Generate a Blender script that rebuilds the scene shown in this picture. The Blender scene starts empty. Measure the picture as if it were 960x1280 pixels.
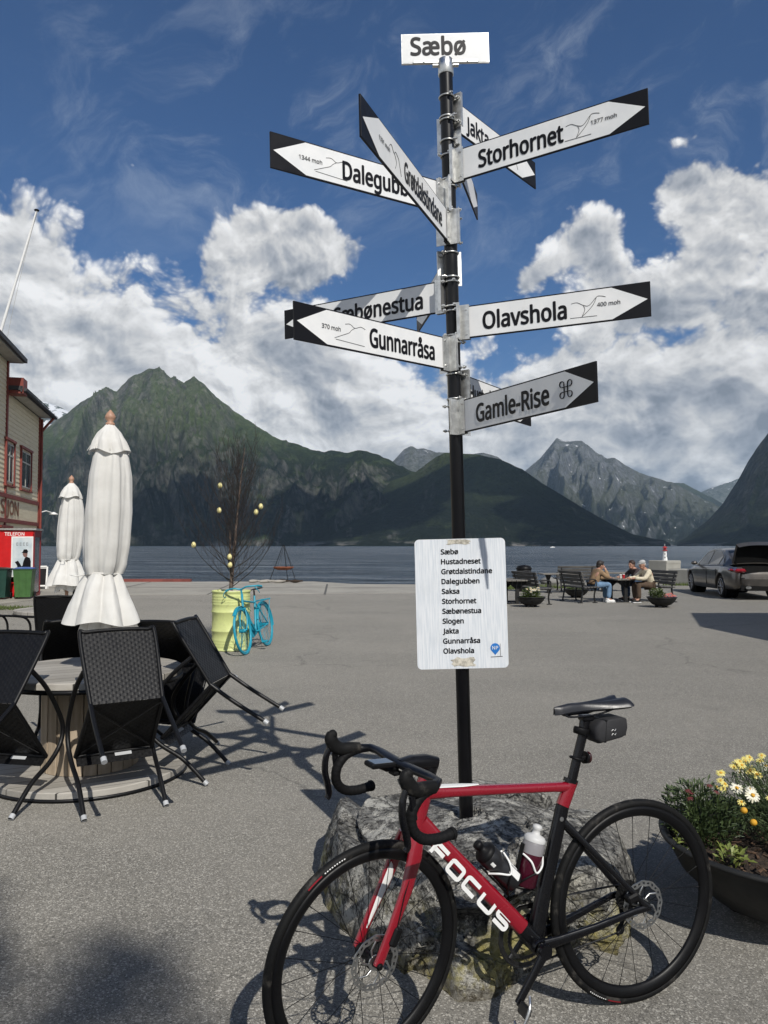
import bpy, math, random
import numpy as np
from mathutils import Vector, Matrix
R_ = math.radians
C = bpy.context.scene.collection
SC = bpy.context.scene
random.seed(7)

# ------------------------------------------------------------------ camera, sky, sun, exposure
CAM_H = 1.56
PITCH = R_(2.47)
cam_data = bpy.data.cameras.new('camera')
cam_data.lens = 27.03; cam_data.sensor_width = 36; cam_data.clip_end = 60000; cam_data.clip_start = 0.05
cam = bpy.data.objects.new('camera', cam_data); C.objects.link(cam)
cam.location = (0, 0, CAM_H); cam.rotation_euler = (math.pi/2 + PITCH, 0, 0)
SC.camera = cam

SUN_EL = R_(42.7)
SUN_AZ = math.atan2(0.395, -0.918)          # from +Y towards +X
sun_dir = Vector((math.sin(SUN_AZ)*math.cos(SUN_EL), math.cos(SUN_AZ)*math.cos(SUN_EL), math.sin(SUN_EL)))
sl = bpy.data.lights.new('sun', 'SUN'); sl.energy = 5.0; sl.angle = R_(0.5); sl.color = (1.0, 0.955, 0.88)
so = bpy.data.objects.new('sun', sl); C.objects.link(so); so.location = (0, 0, 60)
so.rotation_euler = sun_dir.to_track_quat('Z', 'Y').to_euler()

SC.view_settings.view_transform = 'Standard'; SC.view_settings.look = 'None'
SC.view_settings.exposure = -0.2; SC.view_settings.gamma = 1.0
SC.cycles.max_bounces = 5; SC.cycles.diffuse_bounces = 2; SC.cycles.glossy_bounces = 3; SC.cycles.transmission_bounces = 5; SC.cycles.transparent_max_bounces = 8; SC.cycles.volume_bounces = 0; SC.cycles.caustics_reflective = False; SC.cycles.caustics_refractive = False
SC.cycles.use_denoising = True

class NT:
    """small node-tree writer"""
    def __init__(s, tree): s.t = tree; s.n = tree.nodes; s.l = tree.links
    def new(s, typ, **kw):
        n = s.n.new(typ)
        for k, v in kw.items(): setattr(n, k, v)
        return n
    def put(s, sock, v):
        if v is None: return
        if isinstance(v, bpy.types.NodeSocket): s.l.new(v, sock)
        else:
            if sock.type == 'RGBA' and not isinstance(v, (int, float)) and len(v) == 3: v = (*v, 1)
            sock.default_value = v
    def math(s, op, a, b=None, c=None, clamp=False):
        n = s.new('ShaderNodeMath', operation=op); n.use_clamp = clamp
        s.put(n.inputs[0], a); s.put(n.inputs[1], b); s.put(n.inputs[2], c)
        return n.outputs[0]
    def add(s, a, b): return s.math('ADD', a, b)
    def sub(s, a, b): return s.math('SUBTRACT', a, b)
    def mul(s, a, b): return s.math('MULTIPLY', a, b)
    def vmath(s, op, a, b=None):
        n = s.new('ShaderNodeVectorMath', operation=op); s.put(n.inputs[0], a); s.put(n.inputs[1], b)
        return n.outputs[0]
    def xyz(s, x, y, z):
        n = s.new('ShaderNodeCombineXYZ'); s.put(n.inputs[0], x); s.put(n.inputs[1], y); s.put(n.inputs[2], z); return n.outputs[0]
    def sep(s, v):
        n = s.new('ShaderNodeSeparateXYZ'); s.put(n.inputs[0], v); return n.outputs
    def noise(s, vec, scale, detail=4, rough=.5, dist=0, lac=2.0, out=0, dim='3D'):
        n = s.new('ShaderNodeTexNoise', noise_dimensions=dim); s.put(n.inputs['Vector'], vec)
        s.put(n.inputs['Scale'], scale); s.put(n.inputs['Detail'], detail); s.put(n.inputs['Roughness'], rough)
        s.put(n.inputs['Distortion'], dist); s.put(n.inputs['Lacunarity'], lac)
        return n.outputs[out]
    def vor(s, vec, scale, feature='F1', out='Distance', rnd=1.0, detail=0, rough=.5, dim='3D'):
        n = s.new('ShaderNodeTexVoronoi', feature=feature, voronoi_dimensions=dim); s.put(n.inputs['Vector'], vec); s.put(n.inputs['Scale'], scale)
        if 'Randomness' in n.inputs: s.put(n.inputs['Randomness'], rnd)
        if detail and 'Detail' in n.inputs: s.put(n.inputs['Detail'], detail); s.put(n.inputs['Roughness'], rough)
        return n.outputs[out]
    def smooth(s, v, a, b, c=0.0, d=1.0):
        n = s.new('ShaderNodeMapRange', interpolation_type='SMOOTHSTEP')
        s.put(n.inputs[0], v); s.put(n.inputs[1], a); s.put(n.inputs[2], b); s.put(n.inputs[3], c); s.put(n.inputs[4], d)
        return n.outputs[0]
    def mix(s, f, a, b, blend='MIX'):
        n = s.new('ShaderNodeMix', data_type='RGBA', blend_type=blend); n.clamp_factor = True
        s.put(n.inputs[0], f); s.put(n.inputs[6], a); s.put(n.inputs[7], b); return n.outputs[2]
    def mixf(s, f, a, b):
        n = s.new('ShaderNodeMix', data_type='FLOAT'); s.put(n.inputs[0], f); s.put(n.inputs[2], a); s.put(n.inputs[3], b); return n.outputs[0]
    def bump(s, h, strength=.3, dist=.01, normal=None):
        n = s.new('ShaderNodeBump'); s.put(n.inputs['Height'], h); s.put(n.inputs['Strength'], strength); s.put(n.inputs['Distance'], dist)
        if normal is not None: s.put(n.inputs['Normal'], normal)
        return n.outputs[0]
    def coord(s, which='Object'): return s.new('ShaderNodeTexCoord').outputs[which]
    def pos(s): return s.new('ShaderNodeNewGeometry').outputs['Position']

def px_dir(x, y):
    """azimuth / elevation (radians) that the sky design uses"""
    return math.atan((x-480)/961.0), math.atan((682-y)/961.0)

def build_world():
    w = bpy.data.worlds.new('World'); SC.world = w; w.use_nodes = True
    t = NT(w.node_tree); t.n.clear()
    out = t.new('ShaderNodeOutputWorld'); bg = t.new('ShaderNodeBackground')
    sky = t.new('ShaderNodeTexSky', sky_type='NISHITA')
    sky.sun_disc = False; sky.sun_elevation = SUN_EL; sky.sun_rotation = SUN_AZ
    sky.air_density = 1.0; sky.dust_density = 0.1; sky.ozone_density = 4.0; sky.altitude = 0
    d = t.coord('Generated'); x, y, z = t.sep(d)
    az = t.math('ARCTAN2', x, y); el = t.math('ARCSINE', z)
    # ---- coordinate for the noise: azimuth x elevation, clouds squash towards the horizon
    P = t.xyz(t.mul(az, 1.0), t.mul(t.math('POWER', t.math('MAXIMUM', t.add(el, .06), .001), .8), 1.25), 0.0)
    warp = t.noise(P, 7, 3, .5, out=1, dim='2D')
    W = t.vmath('ADD', P, t.vmath('MULTIPLY', t.vmath('SUBTRACT', warp, (.5, .5, .5)), (.05, .05, 0)))
    def cover(Q):
        f = t.noise(Q, 5.5, 9, .60, .10, dim='2D')
        b = t.vor(Q, 12.0, 'SMOOTH_F1', detail=4, rough=.62, dim='2D')
        return t.add(t.mul(f, .74), t.mul(t.sub(.62, b), .42))
    def lump(Q): return t.add(t.mul(t.noise(Q, 5.5, 4, .5, .1, dim='2D'), .7), t.mul(t.sub(.62, t.vor(Q, 12.0, 'SMOOTH_F1', detail=1, rough=.45, dim='2D')), .5))
    n0 = cover(W)
    m0 = lump(W); m1 = lump(t.vmath('ADD', W, (.013, .024, 0)))
    n1 = cover(t.vmath('ADD', W, (.0045, .0095, 0)))
    # ---- where the clouds lie: elevation of the top of the bank by azimuth, then single clouds
    fc = t.new('ShaderNodeFloatCurve'); cm = fc.mapping; cv = cm.curves[0]
    pts = [(-700, 150), (-200, 190), (0, 292), (70, 330), (150, 338), (230, 346), (330, 364), (420, 380), (480, 404), (560, 410), (620, 398), (680, 392), (780, 372), (880, 352), (960, 345), (1200, 280), (1700, 250)]
    fx = [(px_dir(a, 682)[0] + 1.0)/2.0 for a, b in pts]; fy = [px_dir(480, b)[1] for a, b in pts]
    cv.points[0].location = (fx[0], fy[0]); cv.points[-1].location = (fx[-1], fy[-1])
    for a, b in list(zip(fx, fy))[1:-1]: cv.points.new(a, b)
    cm.update()
    t.put(fc.inputs['Value'], t.mul(t.add(az, 1.0), .5)); top = fc.outputs[0]
    bias = t.add(t.mul(t.sub(top, el), 4.4), t.smooth(az, .12, -.10, .20, .27))
    bias = t.math('MAXIMUM', t.math('MINIMUM', bias, .64), -.46)
    def blob(cx, cy, rx, ry, amp):
        a, e = px_dir(cx, cy)
        u = t.mul(t.sub(az, a), 961.0/rx); v = t.mul(t.sub(el, e), 961.0/ry)
        r2 = t.add(t.mul(u, u), t.mul(v, v))
        return t.mul(t.math('EXPONENT', t.mul(r2, -.5)), amp)
    for b in [(335, 290, 46, 32, .60), (420, 300, 50, 30, .52), (742, 285, 40, 30, .58), (735, 330, 55, 26, .36),
              (850, 250, 46, 22, .58), (930, 290, 50, 30, .56), (655, 352, 26, 14, .46), (158, 222, 17, 5, .50), (850, 200, 26, 7, .44),
              (790, 400, 120, 32, .26), (545, 330, 52, 62, -.30), (690, 428, 26, 14, -.30), (930, 388, 40, 14, -.16), (610, 330, 30, 40, -.25), (800, 300, 16, 40, -.30), (690, 360, 16, 14, -.2), (860, 430, 40, 8, -.18), (620, 455, 30, 8, -.12)]:
        bias = t.add(bias, blob(*b))
    dens = t.add(bias, t.sub(n0, .50))
    alpha = t.smooth(dens, -.02, .17)
    # ---- thin high wisps
    ws = t.noise(t.vmath('ADD', t.xyz(t.add(t.mul(az, 3.6), t.mul(el, 3.0)), t.sub(t.mul(el, 7.5), t.mul(az, 4.0)), 3.0), t.vmath('MULTIPLY', warp, (.6, .6, 0))), 1.3, 8, .66, .35, dim='2D')
    wis = t.mul(t.smooth(ws, .46, .90), t.add(.16, t.add(blob(330, 175, 130, 75, .50), blob(880, 170, 190, 110, .34))))
    wis = t.math('MINIMUM', t.math('MAXIMUM', wis, 0), .36)
    # ---- brightness of the clouds: relief towards the sun, greyer where thick
    rel = t.add(t.mul(t.sub(n0, n1), .95), t.mul(t.sub(m0, m1), .72))
    big = t.noise(t.vmath('ADD', W, (4.3, 1.7, 2)), 4.2, 4, .5, dim='2D')
    thick = t.smooth(dens, .10, .62)
    grey_side = t.add(t.mul(t.smooth(az, -.02, .30), .10), t.add(blob(760, 560, 230, 60, .10), blob(760, 440, 200, 22, .12)))
    lum = t.sub(t.add(.93, rel), t.mul(thick, t.add(grey_side, t.mul(t.smooth(big, .42, .64), .25))))
    lum = t.sub(lum, t.add(blob(390, 300, 110, 60, .17), blob(860, 300, 150, 120, .10)))
    lum = t.math('MINIMUM', t.math('MAXIMUM', lum, .50), 1.04)
    lum = t.math('POWER', lum, 1.7)
    tint = t.mix(t.smooth(lum, .2, .8), (.80, .90, 1.08), (1.0, 1.0, 1.0))
    cloud = t.mix(1.0, tint, t.xyz(lum, lum, lum), 'MULTIPLY')
    skyc = t.mix(1.0, sky.outputs[0], (SKY_TINT), 'MULTIPLY')
    K = 1.0/BG
    cl = t.mix(1.0, cloud, (K*1.05,)*3, 'MULTIPLY')
    skyw = t.mix(wis, skyc, (K*.62, K*.70, K*.80))
    mixd = t.mix(alpha, skyw, cl)
    t.put(bg.inputs['Color'], mixd); bg.inputs['Strength'].default_value = BG
    t.l.new(bg.outputs[0], out.inputs['Surface'])
BG = 0.072
SKY_TINT = (.53, .82, 1.14, 1)
build_world()
SC.world.cycles.sampling_method = 'MANUAL'; SC.world.cycles.sample_map_resolution = 128

# ------------------------------------------------------------------ helpers
class MB:
    """collects shapes into one mesh"""
    def __init__(s, M=None): s.v = []; s.f = []; s.m = []; s.sm = []; s.M = M or Matrix.Identity(4)
    def add(s, vs, fs, mi=0, smooth=False):
        o = len(s.v); M = s.M
        s.v += [tuple(M @ Vector(p)) for p in vs]
        s.f += [tuple(i+o for i in f) for f in fs]; s.m += [mi]*len(fs); s.sm += [smooth]*len(fs)
        return s
    def box(s, c, d, rot=None, mi=0, ch=0.0):
        x, y, z = d[0]/2, d[1]/2, d[2]/2
        ch = min(ch, x*.9, y*.9, z*.9)
        vs = []; fs = []
        if ch <= 0:
            vs = [(i*x, j*y, k*z) for i in (-1, 1) for j in (-1, 1) for k in (-1, 1)]
            fs = [(0,1,3,2), (4,6,7,5), (0,4,5,1), (2,3,7,6), (0,2,6,4), (1,5,7,3)]
        else:
            idx = {}
            for i in (-1, 1):
                for j in (-1, 1):
                    for k in (-1, 1):
                        for a in range(3):
                            p = [i*(x-ch), j*(y-ch), k*(z-ch)]; p[a] = (i*x, j*y, k*z)[a]
                            idx[(i, j, k, a)] = len(vs); vs.append(tuple(p))
            g = lambda i, j, k, a: idx[(i, j, k, a)]
            for q in (-1, 1):
                fs += [(g(q,-1,-1,0), g(q,1,-1,0), g(q,1,1,0), g(q,-1,1,0)), (g(-1,q,-1,1), g(1,q,-1,1), g(1,q,1,1), g(-1,q,1,1)), (g(-1,-1,q,2), g(1,-1,q,2), g(1,1,q,2), g(-1,1,q,2))]
            for p in (-1, 1):
                for q in (-1, 1):
                    fs += [(g(p,q,-1,0), g(p,q,1,0), g(p,q,1,1), g(p,q,-1,1)), (g(p,-1,q,0), g(p,1,q,0), g(p,1,q,2), g(p,-1,q,2)), (g(-1,p,q,1), g(1,p,q,1), g(1,p,q,2), g(-1,p,q,2))]
                    for r in (-1, 1): fs.append((g(p,q,r,0), g(p,q,r,1), g(p,q,r,2)))
        if rot is not None: vs = [rot @ Vector(p) for p in vs]
        return s.add([(p[0]+c[0], p[1]+c[1], p[2]+c[2]) for p in vs], fs, mi)
    def tube(s, pts, r, n=8, closed=False, mi=0, cap=True, flat=1.0, up=None):
        P = [Vector(p) for p in pts]; k = len(P)
        rr = r if isinstance(r, (list, tuple)) else [r]*k
        T = []
        for i in range(k):
            if closed: d = P[(i+1) % k]-P[i-1]
            else: d = P[min(i+1, k-1)]-P[max(i-1, 0)]
            T.append(d.normalized() if d.length > 1e-9 else Vector((0, 0, 1)))
        u = Vector(up) if up is not None else (Vector((0, 0, 1)) if abs(T[0].z) < .9 else Vector((1, 0, 0)))
        vs = []; fs = []
        for i in range(k):
            u = (u-T[i]*u.dot(T[i]))
            u = u.normalized() if u.length > 1e-6 else T[i].orthogonal().normalized()
            w = T[i].cross(u)
            ri = rr[i]; ra, rb = ri if isinstance(ri, (tuple, list)) else (ri, ri*flat)
            for j in range(n):
                a = 2*math.pi*j/n; vs.append(P[i]+u*(ra*math.cos(a))+w*(rb*math.sin(a)))
        kk = k if closed else k-1
        for i in range(kk):
            for j in range(n):
                a = i*n+j; b = i*n+(j+1) % n; c = ((i+1) % k)*n+(j+1) % n; d = ((i+1) % k)*n+j
                fs.append((a, b, c, d))
        s.add(vs, fs, mi, True)
        if cap and not closed: s.add(vs[:n], [tuple(range(n-1, -1, -1))], mi); s.add(vs[-n:], [tuple(range(n))], mi)
        return s
    def lathe(s, prof, n=24, c=(0, 0, 0), mi=0, axis=None, smooth=True, caps=True):
        Q = Vector((0, 0, 1)).rotation_difference(Vector(axis)).to_matrix() if axis is not None else None
        vs = []; fs = []
        for (r, z) in prof:
            for j in range(n):
                a = 2*math.pi*j/n; p = Vector((r*math.cos(a), r*math.sin(a), z))
                if Q is not None: p = Q @ p
                vs.append((p.x+c[0], p.y+c[1], p.z+c[2]))
        for i in range(len(prof)-1):
            for j in range(n): fs.append((i*n+j, i*n+(j+1) % n, (i+1)*n+(j+1) % n, (i+1)*n+j))
        s.add(vs, fs, mi, smooth)
        if caps:
            if prof[0][0] > 1e-4: s.add(vs[:n], [tuple(range(n-1, -1, -1))], mi)
            if prof[-1][0] > 1e-4: s.add(vs[-n:], [tuple(range(n))], mi)
        return s
    def prism(s, poly, h, z0=0, mi=0):
        n = len(poly)
        vs = [(x, y, z0) for x, y in poly]+[(x, y, z0+h) for x, y in poly]
        fs = [tuple(range(n-1, -1, -1)), tuple(range(n, 2*n))]+[(i, (i+1) % n, n+(i+1) % n, n+i) for i in range(n)]
        return s.add(vs, fs, mi)
    def ell(s, c, r, n=14, m=8, mi=0, rot=None):
        vs = []; fs = []
        for i in range(m+1):
            th = math.pi*i/m
            for j in range(n):
                ph = 2*math.pi*j/n; p = Vector((r[0]*math.sin(th)*math.cos(ph), r[1]*math.sin(th)*math.sin(ph), r[2]*math.cos(th)))
                if rot is not None: p = rot @ p
                vs.append((p.x+c[0], p.y+c[1], p.z+c[2]))
        for i in range(m):
            for j in range(n): fs.append((i*n+j, (i+1)*n+j, (i+1)*n+(j+1) % n, i*n+(j+1) % n))
        return s.add(vs, fs, mi, True)
    def grid(s, fn, nu, nv, mi=0, smooth=True, closeu=False):
        vs = [fn(i/nu if closeu else i/(nu-1), j/(nv-1)) for j in range(nv) for i in range(nu)]
        fs = []
        for j in range(nv-1):
            for i in range(nu if closeu else nu-1): fs.append((j*nu+i, j*nu+(i+1) % nu, (j+1)*nu+(i+1) % nu, (j+1)*nu+i))
        return s.add(vs, fs, mi, smooth)
    def build(s, name, mats, parent=None, bevel=0, **props):
        me = bpy.data.meshes.new(name); me.from_pydata(s.v, [], s.f)
        for m in (mats if isinstance(mats, (list, tuple)) else [mats]): me.materials.append(m)
        me.polygons.foreach_set('material_index', s.m); me.polygons.foreach_set('use_smooth', s.sm); me.update()
        o = bpy.data.objects.new(name, me); C.objects.link(o)
        if parent is not None: o.parent = parent
        if bevel:
            b = o.modifiers.new('bevel', 'BEVEL'); b.width = bevel; b.segments = 2; b.limit_method = 'ANGLE'; b.angle_limit = R_(40)
        for k, v in props.items(): o[k] = v
        return o

def thing(name, label, cat, loc=(0, 0, 0), rz=0, group=None, M=None):
    o = bpy.data.objects.new(name, None); C.objects.link(o); o.empty_display_size = .1
    if M is not None: o.matrix_world = M
    else: o.location = loc; o.rotation_euler = (0, 0, rz)
    return tag(o, label, cat, group)
def tag(o, label, cat, group=None):
    o['label'] = label; o['category'] = cat
    if group: o['group'] = group
    return o
def dup(root, M=None, loc=None, rz=None, label=None, group=None):
    r = root.copy(); C.objects.link(r)
    if M is not None: r.matrix_world = M
    if loc is not None: r.location = loc
    if rz is not None: r.rotation_euler = (0, 0, rz)
    if label: r['label'] = label
    if group: r['group'] = group
    for ch in list(root.children):
        c = ch.copy(); C.objects.link(c); c.parent = r
        for g in list(ch.children):
            d = g.copy(); C.objects.link(d); d.parent = c
    return r
def rotm(ax, ang): return Matrix.Rotation(ang, 3, ax)
def basis(o, x, y, z):
    m = Matrix.Identity(4)
    for i, v in enumerate((x, y, z, o)):
        for j in range(3): m[j][i] = v[j]
    return m
def bez(pts, n=8):
    """Catmull-Rom through the points"""
    P = [Vector(p) for p in pts]; out = []
    for i in range(len(P)-1):
        p0 = P[max(i-1, 0)]; p1 = P[i]; p2 = P[i+1]; p3 = P[min(i+2, len(P)-1)]
        for k in range(n):
            t = k/n
            out.append(.5*((2*p1)+(p2-p0)*t+(2*p0-5*p1+4*p2-p3)*t*t+(3*p1-p0-3*p2+p3)*t*t*t))
    out.append(P[-1]); return out

_fc = {}
def load_face():
    try: return bpy.data.fonts.load(bpy.utils.system_resource('DATAFILES', path='fonts')+'/NotoSansHebrew-Regular.woff2')   # a plain sans that ships with Blender
    except Exception: return None
FACE = load_face()
def glyphs(s):
    cu = bpy.data.curves.new('lettering_outline', 'FONT'); cu.body = s
    if FACE: cu.font = FACE
    cu.size = 1; cu.resolution_u = 4
    o = bpy.data.objects.new('lettering_outline', cu); C.objects.link(o)
    dg = bpy.context.evaluated_depsgraph_get(); me = bpy.data.meshes.new_from_object(o.evaluated_get(dg))
    vs = [tuple(v.co) for v in me.vertices]; fs = [tuple(p.vertices) for p in me.polygons]
    bpy.data.objects.remove(o); bpy.data.curves.remove(cu); bpy.data.meshes.remove(me); return vs, fs
def text_geo(s):
    """outline of a word as (verts, faces, left, right), scaled so that a capital is .72 high"""
    if s in _fc: return _fc[s]
    if 'cap' not in _fc: _fc['cap'] = .72/max(v[1] for v in glyphs('H')[0])
    k = _fc['cap']; vs, fs = glyphs(s); vs = [(v[0]*k, v[1]*k, v[2]) for v in vs]
    xs = [v[0] for v in vs]; _fc[s] = (vs, fs, min(xs), max(xs)); return _fc[s]
def put_text(mb, s, x, y, z, width=None, size=.1, bold=.012, mi=0, align='left', sx=1.0, shear=0.0, M=None):
    """writes s into mb in its local xy plane at height z: baseline y, starts at x; width squeezes it to fit"""
    vs, fs, a, b = text_geo(s)
    k = size*sx if width is None else width/(b-a)
    w = (b-a)*k
    x0 = x if align == 'left' else x-w/2 if align == 'centre' else x-w
    e = bold*size
    for i, (dx, dy) in enumerate(((0, 0), (1, 0), (-1, 0), (0, 1), (0, -1), (.7, .7), (-.7, .7), (.7, -.7), (-.7, -.7)) if bold > .008 else ((0, 0),)):
        mb.add([(x0+(v[0]-a)*k+e*dx, y+v[1]*size+e*dy, z+i*.00004) for v in vs], fs, mi)
    return w

# ------------------------------------------------------------------ materials
def new_mat(name):
    m = bpy.data.materials.new(name); m.use_nodes = True
    t = NT(m.node_tree); b = t.n['Principled BSDF']
    return m, t, b
def mat(name, col, rough=.5, metal=0.0, spec=.5, var=.12, vs=6.0, bump=0.0, bs=40.0, bd=.002, coat=0.0, dirt=0.0):
    """painted / moulded stuff with a little mottling, wear and relief"""
    m, t, b = new_mat(name); co = t.coord('Object')
    n = t.noise(co, vs, 5, .6)
    dark = tuple(c*(1-var) for c in col); lite = tuple(min(1, c*(1+var)) for c in col)
    c = t.mix(t.smooth(n, .3, .7), dark, lite)
    if dirt: c = t.mix(t.mul(t.smooth(t.noise(co, vs*3.1, 6, .7), .52, .75), dirt), c, (.22, .20, .17))
    t.put(b.inputs['Base Color'], c)
    t.put(b.inputs['Roughness'], t.smooth(t.noise(co, vs*2.3, 4, .6), .2, .8, max(rough-.08, .02), min(rough+.1, 1)))
    b.inputs['Metallic'].default_value = metal; b.inputs['Specular IOR Level'].default_value = spec; b.inputs['Coat Weight'].default_value = coat
    b.inputs['Coat Roughness'].default_value = .08
    if bump: t.put(b.inputs['Normal'], t.bump(t.noise(co, bs, 4, .6), bump, bd))
    return m
M_ = {}
M_['black_paint'] = mat('black_paint', (.004, .004, .005), .35, spec=.3, coat=.1)
M_['black_plastic'] = mat('black_plastic', (.0045, .0045, .005), .5, spec=.22, bump=.2, bs=300, bd=.0005)
M_['rubber'] = mat('rubber', (.0065, .0065, .0065), .62, spec=.2, bump=.3, bs=200, bd=.0006, dirt=.25)
M_['grip_tape'] = mat('grip_tape', (.005, .005, .0055), .7, spec=.2, bump=.5, bs=160, bd=.001)
M_['carbon'] = mat('carbon', (.004, .004, .005), .25, spec=.3, coat=.3)
M_['matt_carbon'] = mat('matt_carbon', (.004, .004, .0045), .42, spec=.25)
M_['red_paint'] = mat('red_paint', (.235, .005, .015), .24, coat=.8, var=.06)
M_['white_paint'] = mat('white_paint', (.78, .78, .76), .4, var=.05)
M_['steel'] = mat('steel', (.62, .62, .60), .32, metal=1.0, var=.10, vs=20)
M_['dark_steel'] = mat('dark_steel', (.05, .05, .05), .38, metal=.8, var=.2, vs=20)
M_['galvanised'] = mat('galvanised', (.66, .66, .64), .36, metal=.85, var=.18, vs=30)
M_['sign_black'] = mat('sign_black', (.004, .004, .006), .42, spec=.25, var=.1)
M_['sign_grey_ink'] = mat('sign_grey_ink', (.10, .10, .10), .5, var=.1)
def sign_white():
    m, t, b = new_mat('sign_white'); co = t.coord('Object')
    g = t.noise(co, 9, 5, .6); f = t.noise(co, 300, 3, .6)
    c = t.mix(t.smooth(g, .35, .7), (.74, .75, .75), (.82, .82, .81))
    c = t.mix(t.mul(t.smooth(t.noise(t.vmath('MULTIPLY', co, (30, 30, 6)), 1.0, 6, .7), .56, .8), .18), c, (.45, .44, .40))
    t.put(b.inputs['Base Color'], c); b.inputs['Roughness'].default_value = .38
    t.put(b.inputs['Normal'], t.bump(f, .05, .0006)); return m
M_['sign_white'] = sign_white()

# ------------------------------------------------------------------ ground, quay, water
def asphalt_mat():
    m, t, b = new_mat('asphalt'); p = t.pos()
    x, y, z = t.sep(p)
    v1 = t.new('ShaderNodeTexVoronoi'); t.put(v1.inputs['Vector'], p); v1.inputs['Scale'].default_value = 165
    v2 = t.new('ShaderNodeTexVoronoi'); t.put(v2.inputs['Vector'], p); v2.inputs['Scale'].default_value = 420
    r1 = t.sep(v1.outputs['Color'])[0]; r2 = t.sep(v2.outputs['Color'])[1]
    base = t.mix(t.smooth(t.noise(p, .55, 5, .6), .3, .7), (0.169, 0.162, 0.145), (0.232, 0.221, 0.199))
    base = t.mix(t.smooth(t.noise(p, 3.1, 4, .55), .35, .7), base, (0.192, 0.183, 0.165))
    base = t.mix(t.mul(t.smooth(t.noise(p, 2.2, 6, .7, .6), .55, .72), .5), base, (0.124, 0.118, 0.106))
    # long worn streaks along the driving line
    st = t.noise(t.xyz(t.mul(x, .12), t.mul(y, 1.1), 0), 1.4, 5, .6)
    base = t.mix(t.mul(t.smooth(st, .5, .72), .35), base, (0.266, 0.254, 0.229))
    c = t.mix(t.mul(t.smooth(r1, .74, .97), .80), base, (0.497, 0.480, 0.441))
    c = t.mix(t.mul(t.smooth(r1, .28, .02), .75), c, (0.068, 0.066, 0.061))
    c = t.mix(t.mul(t.smooth(r2, .84, .98), .6), c, (0.565, 0.542, 0.486))
    c = t.mix(t.mul(t.smooth(r2, .24, .04), .40), c, (0.073, 0.071, 0.066))
    wv = t.vmath('ADD', p, t.vmath('MULTIPLY', t.noise(p, .9, 4, .6, out=1), (1.3, 1.3, 0)))
    ck = t.vor(wv, .16, 'DISTANCE_TO_EDGE'); ck = t.mul(t.smooth(ck, .0045, .001), t.smooth(t.noise(p, .35, 3), .44, .56))
    c = t.mix(t.mul(ck, .4), c, (.055, .052, .048))
    oil = t.smooth(t.noise(p, .42, 3, .5), .66, .74); c = t.mix(t.mul(oil, .45), c, (.085, .080, .074))
    pt = t.smooth(t.noise(t.vmath('MULTIPLY', p, (.25, .8, 1)), .5, 2, .4), .50, .53); c = t.mix(t.mul(pt, .16), c, (.30, .285, .255))
    t.put(b.inputs['Base Color'], c)
    t.put(b.inputs['Roughness'], t.mixf(r2, .55, .9)); b.inputs['Specular IOR Level'].default_value = .35; b.inputs['Diffuse Roughness'].default_value = 1.0
    c = t.mix(1.0, c, (.77, .766, .752), 'MULTIPLY'); t.put(b.inputs['Base Color'], c)
    h = t.add(t.mul(v1.outputs['Distance'], .8), t.mul(v2.outputs['Distance'], .5))
    t.put(b.inputs['Normal'], t.bump(h, .45, .005)); return m
def concrete_mat(name='concrete', col=(.35, .33, .285), joints=True):
    m, t, b = new_mat(name); p = t.pos()
    n = t.noise(p, .7, 6, .65); n2 = t.noise(p, 30, 5, .7)
    c = t.mix(t.smooth(n, .3, .7), tuple(k*.82 for k in col), tuple(k*1.1 for k in col))
    c = t.mix(t.mul(t.smooth(t.noise(p, 2.3, 6, .7, .5), .52, .75), .5), c, tuple(k*.55 for k in col))
    c = t.mix(t.mul(t.smooth(n2, .4, .75), .3), c, tuple(k*.7 for k in col))
    t.put(b.inputs['Base Color'], c); b.inputs['Roughness'].default_value = .85
    t.put(b.inputs['Normal'], t.bump(n2, .3, .004)); return m
M_['asphalt'] = asphalt_mat(); M_['concrete'] = concrete_mat()
M_['concrete_block'] = concrete_mat('concrete_block', (.36, .35, .31))

def water_mat():
    m, t, b = new_mat('water'); p = t.pos(); x, y, z = t.sep(p)
    far = t.smooth(y, 30, 700)
    q = t.vmath('MULTIPLY', p, (1, 1.6, 1))
    h = t.add(t.mul(t.noise(q, 1.3, 5, .65, .4), .30), t.mul(t.noise(q, .30, 4, .6, .5), 1.2))
    h = t.add(h, t.mul(t.noise(t.vmath('MULTIPLY', p, (.6, 1.3, 1)), .05, 6, .68, .3), 7.0))
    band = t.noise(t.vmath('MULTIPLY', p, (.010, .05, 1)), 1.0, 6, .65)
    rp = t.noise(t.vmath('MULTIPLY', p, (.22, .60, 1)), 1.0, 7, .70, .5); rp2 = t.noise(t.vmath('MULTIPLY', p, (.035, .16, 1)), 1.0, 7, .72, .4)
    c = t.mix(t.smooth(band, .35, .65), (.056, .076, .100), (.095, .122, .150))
    c = t.mix(t.mul(t.smooth(rp, .44, .60), .75), c, (.010, .018, .030)); c = t.mix(t.mul(t.smooth(rp2, .46, .62), .6), c, (.24, .27, .30))  # dark ripples and pale glints painted into the water colour
    t.put(b.inputs['Base Color'], c)
    t.put(b.inputs['Roughness'], t.mixf(far, .10, .22)); b.inputs['IOR'].default_value = 1.33
    t.put(b.inputs['Normal'], t.bump(h, 1.0, t.mixf(far, .55, 1.3))); return m
M_['water'] = water_mat()

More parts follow.
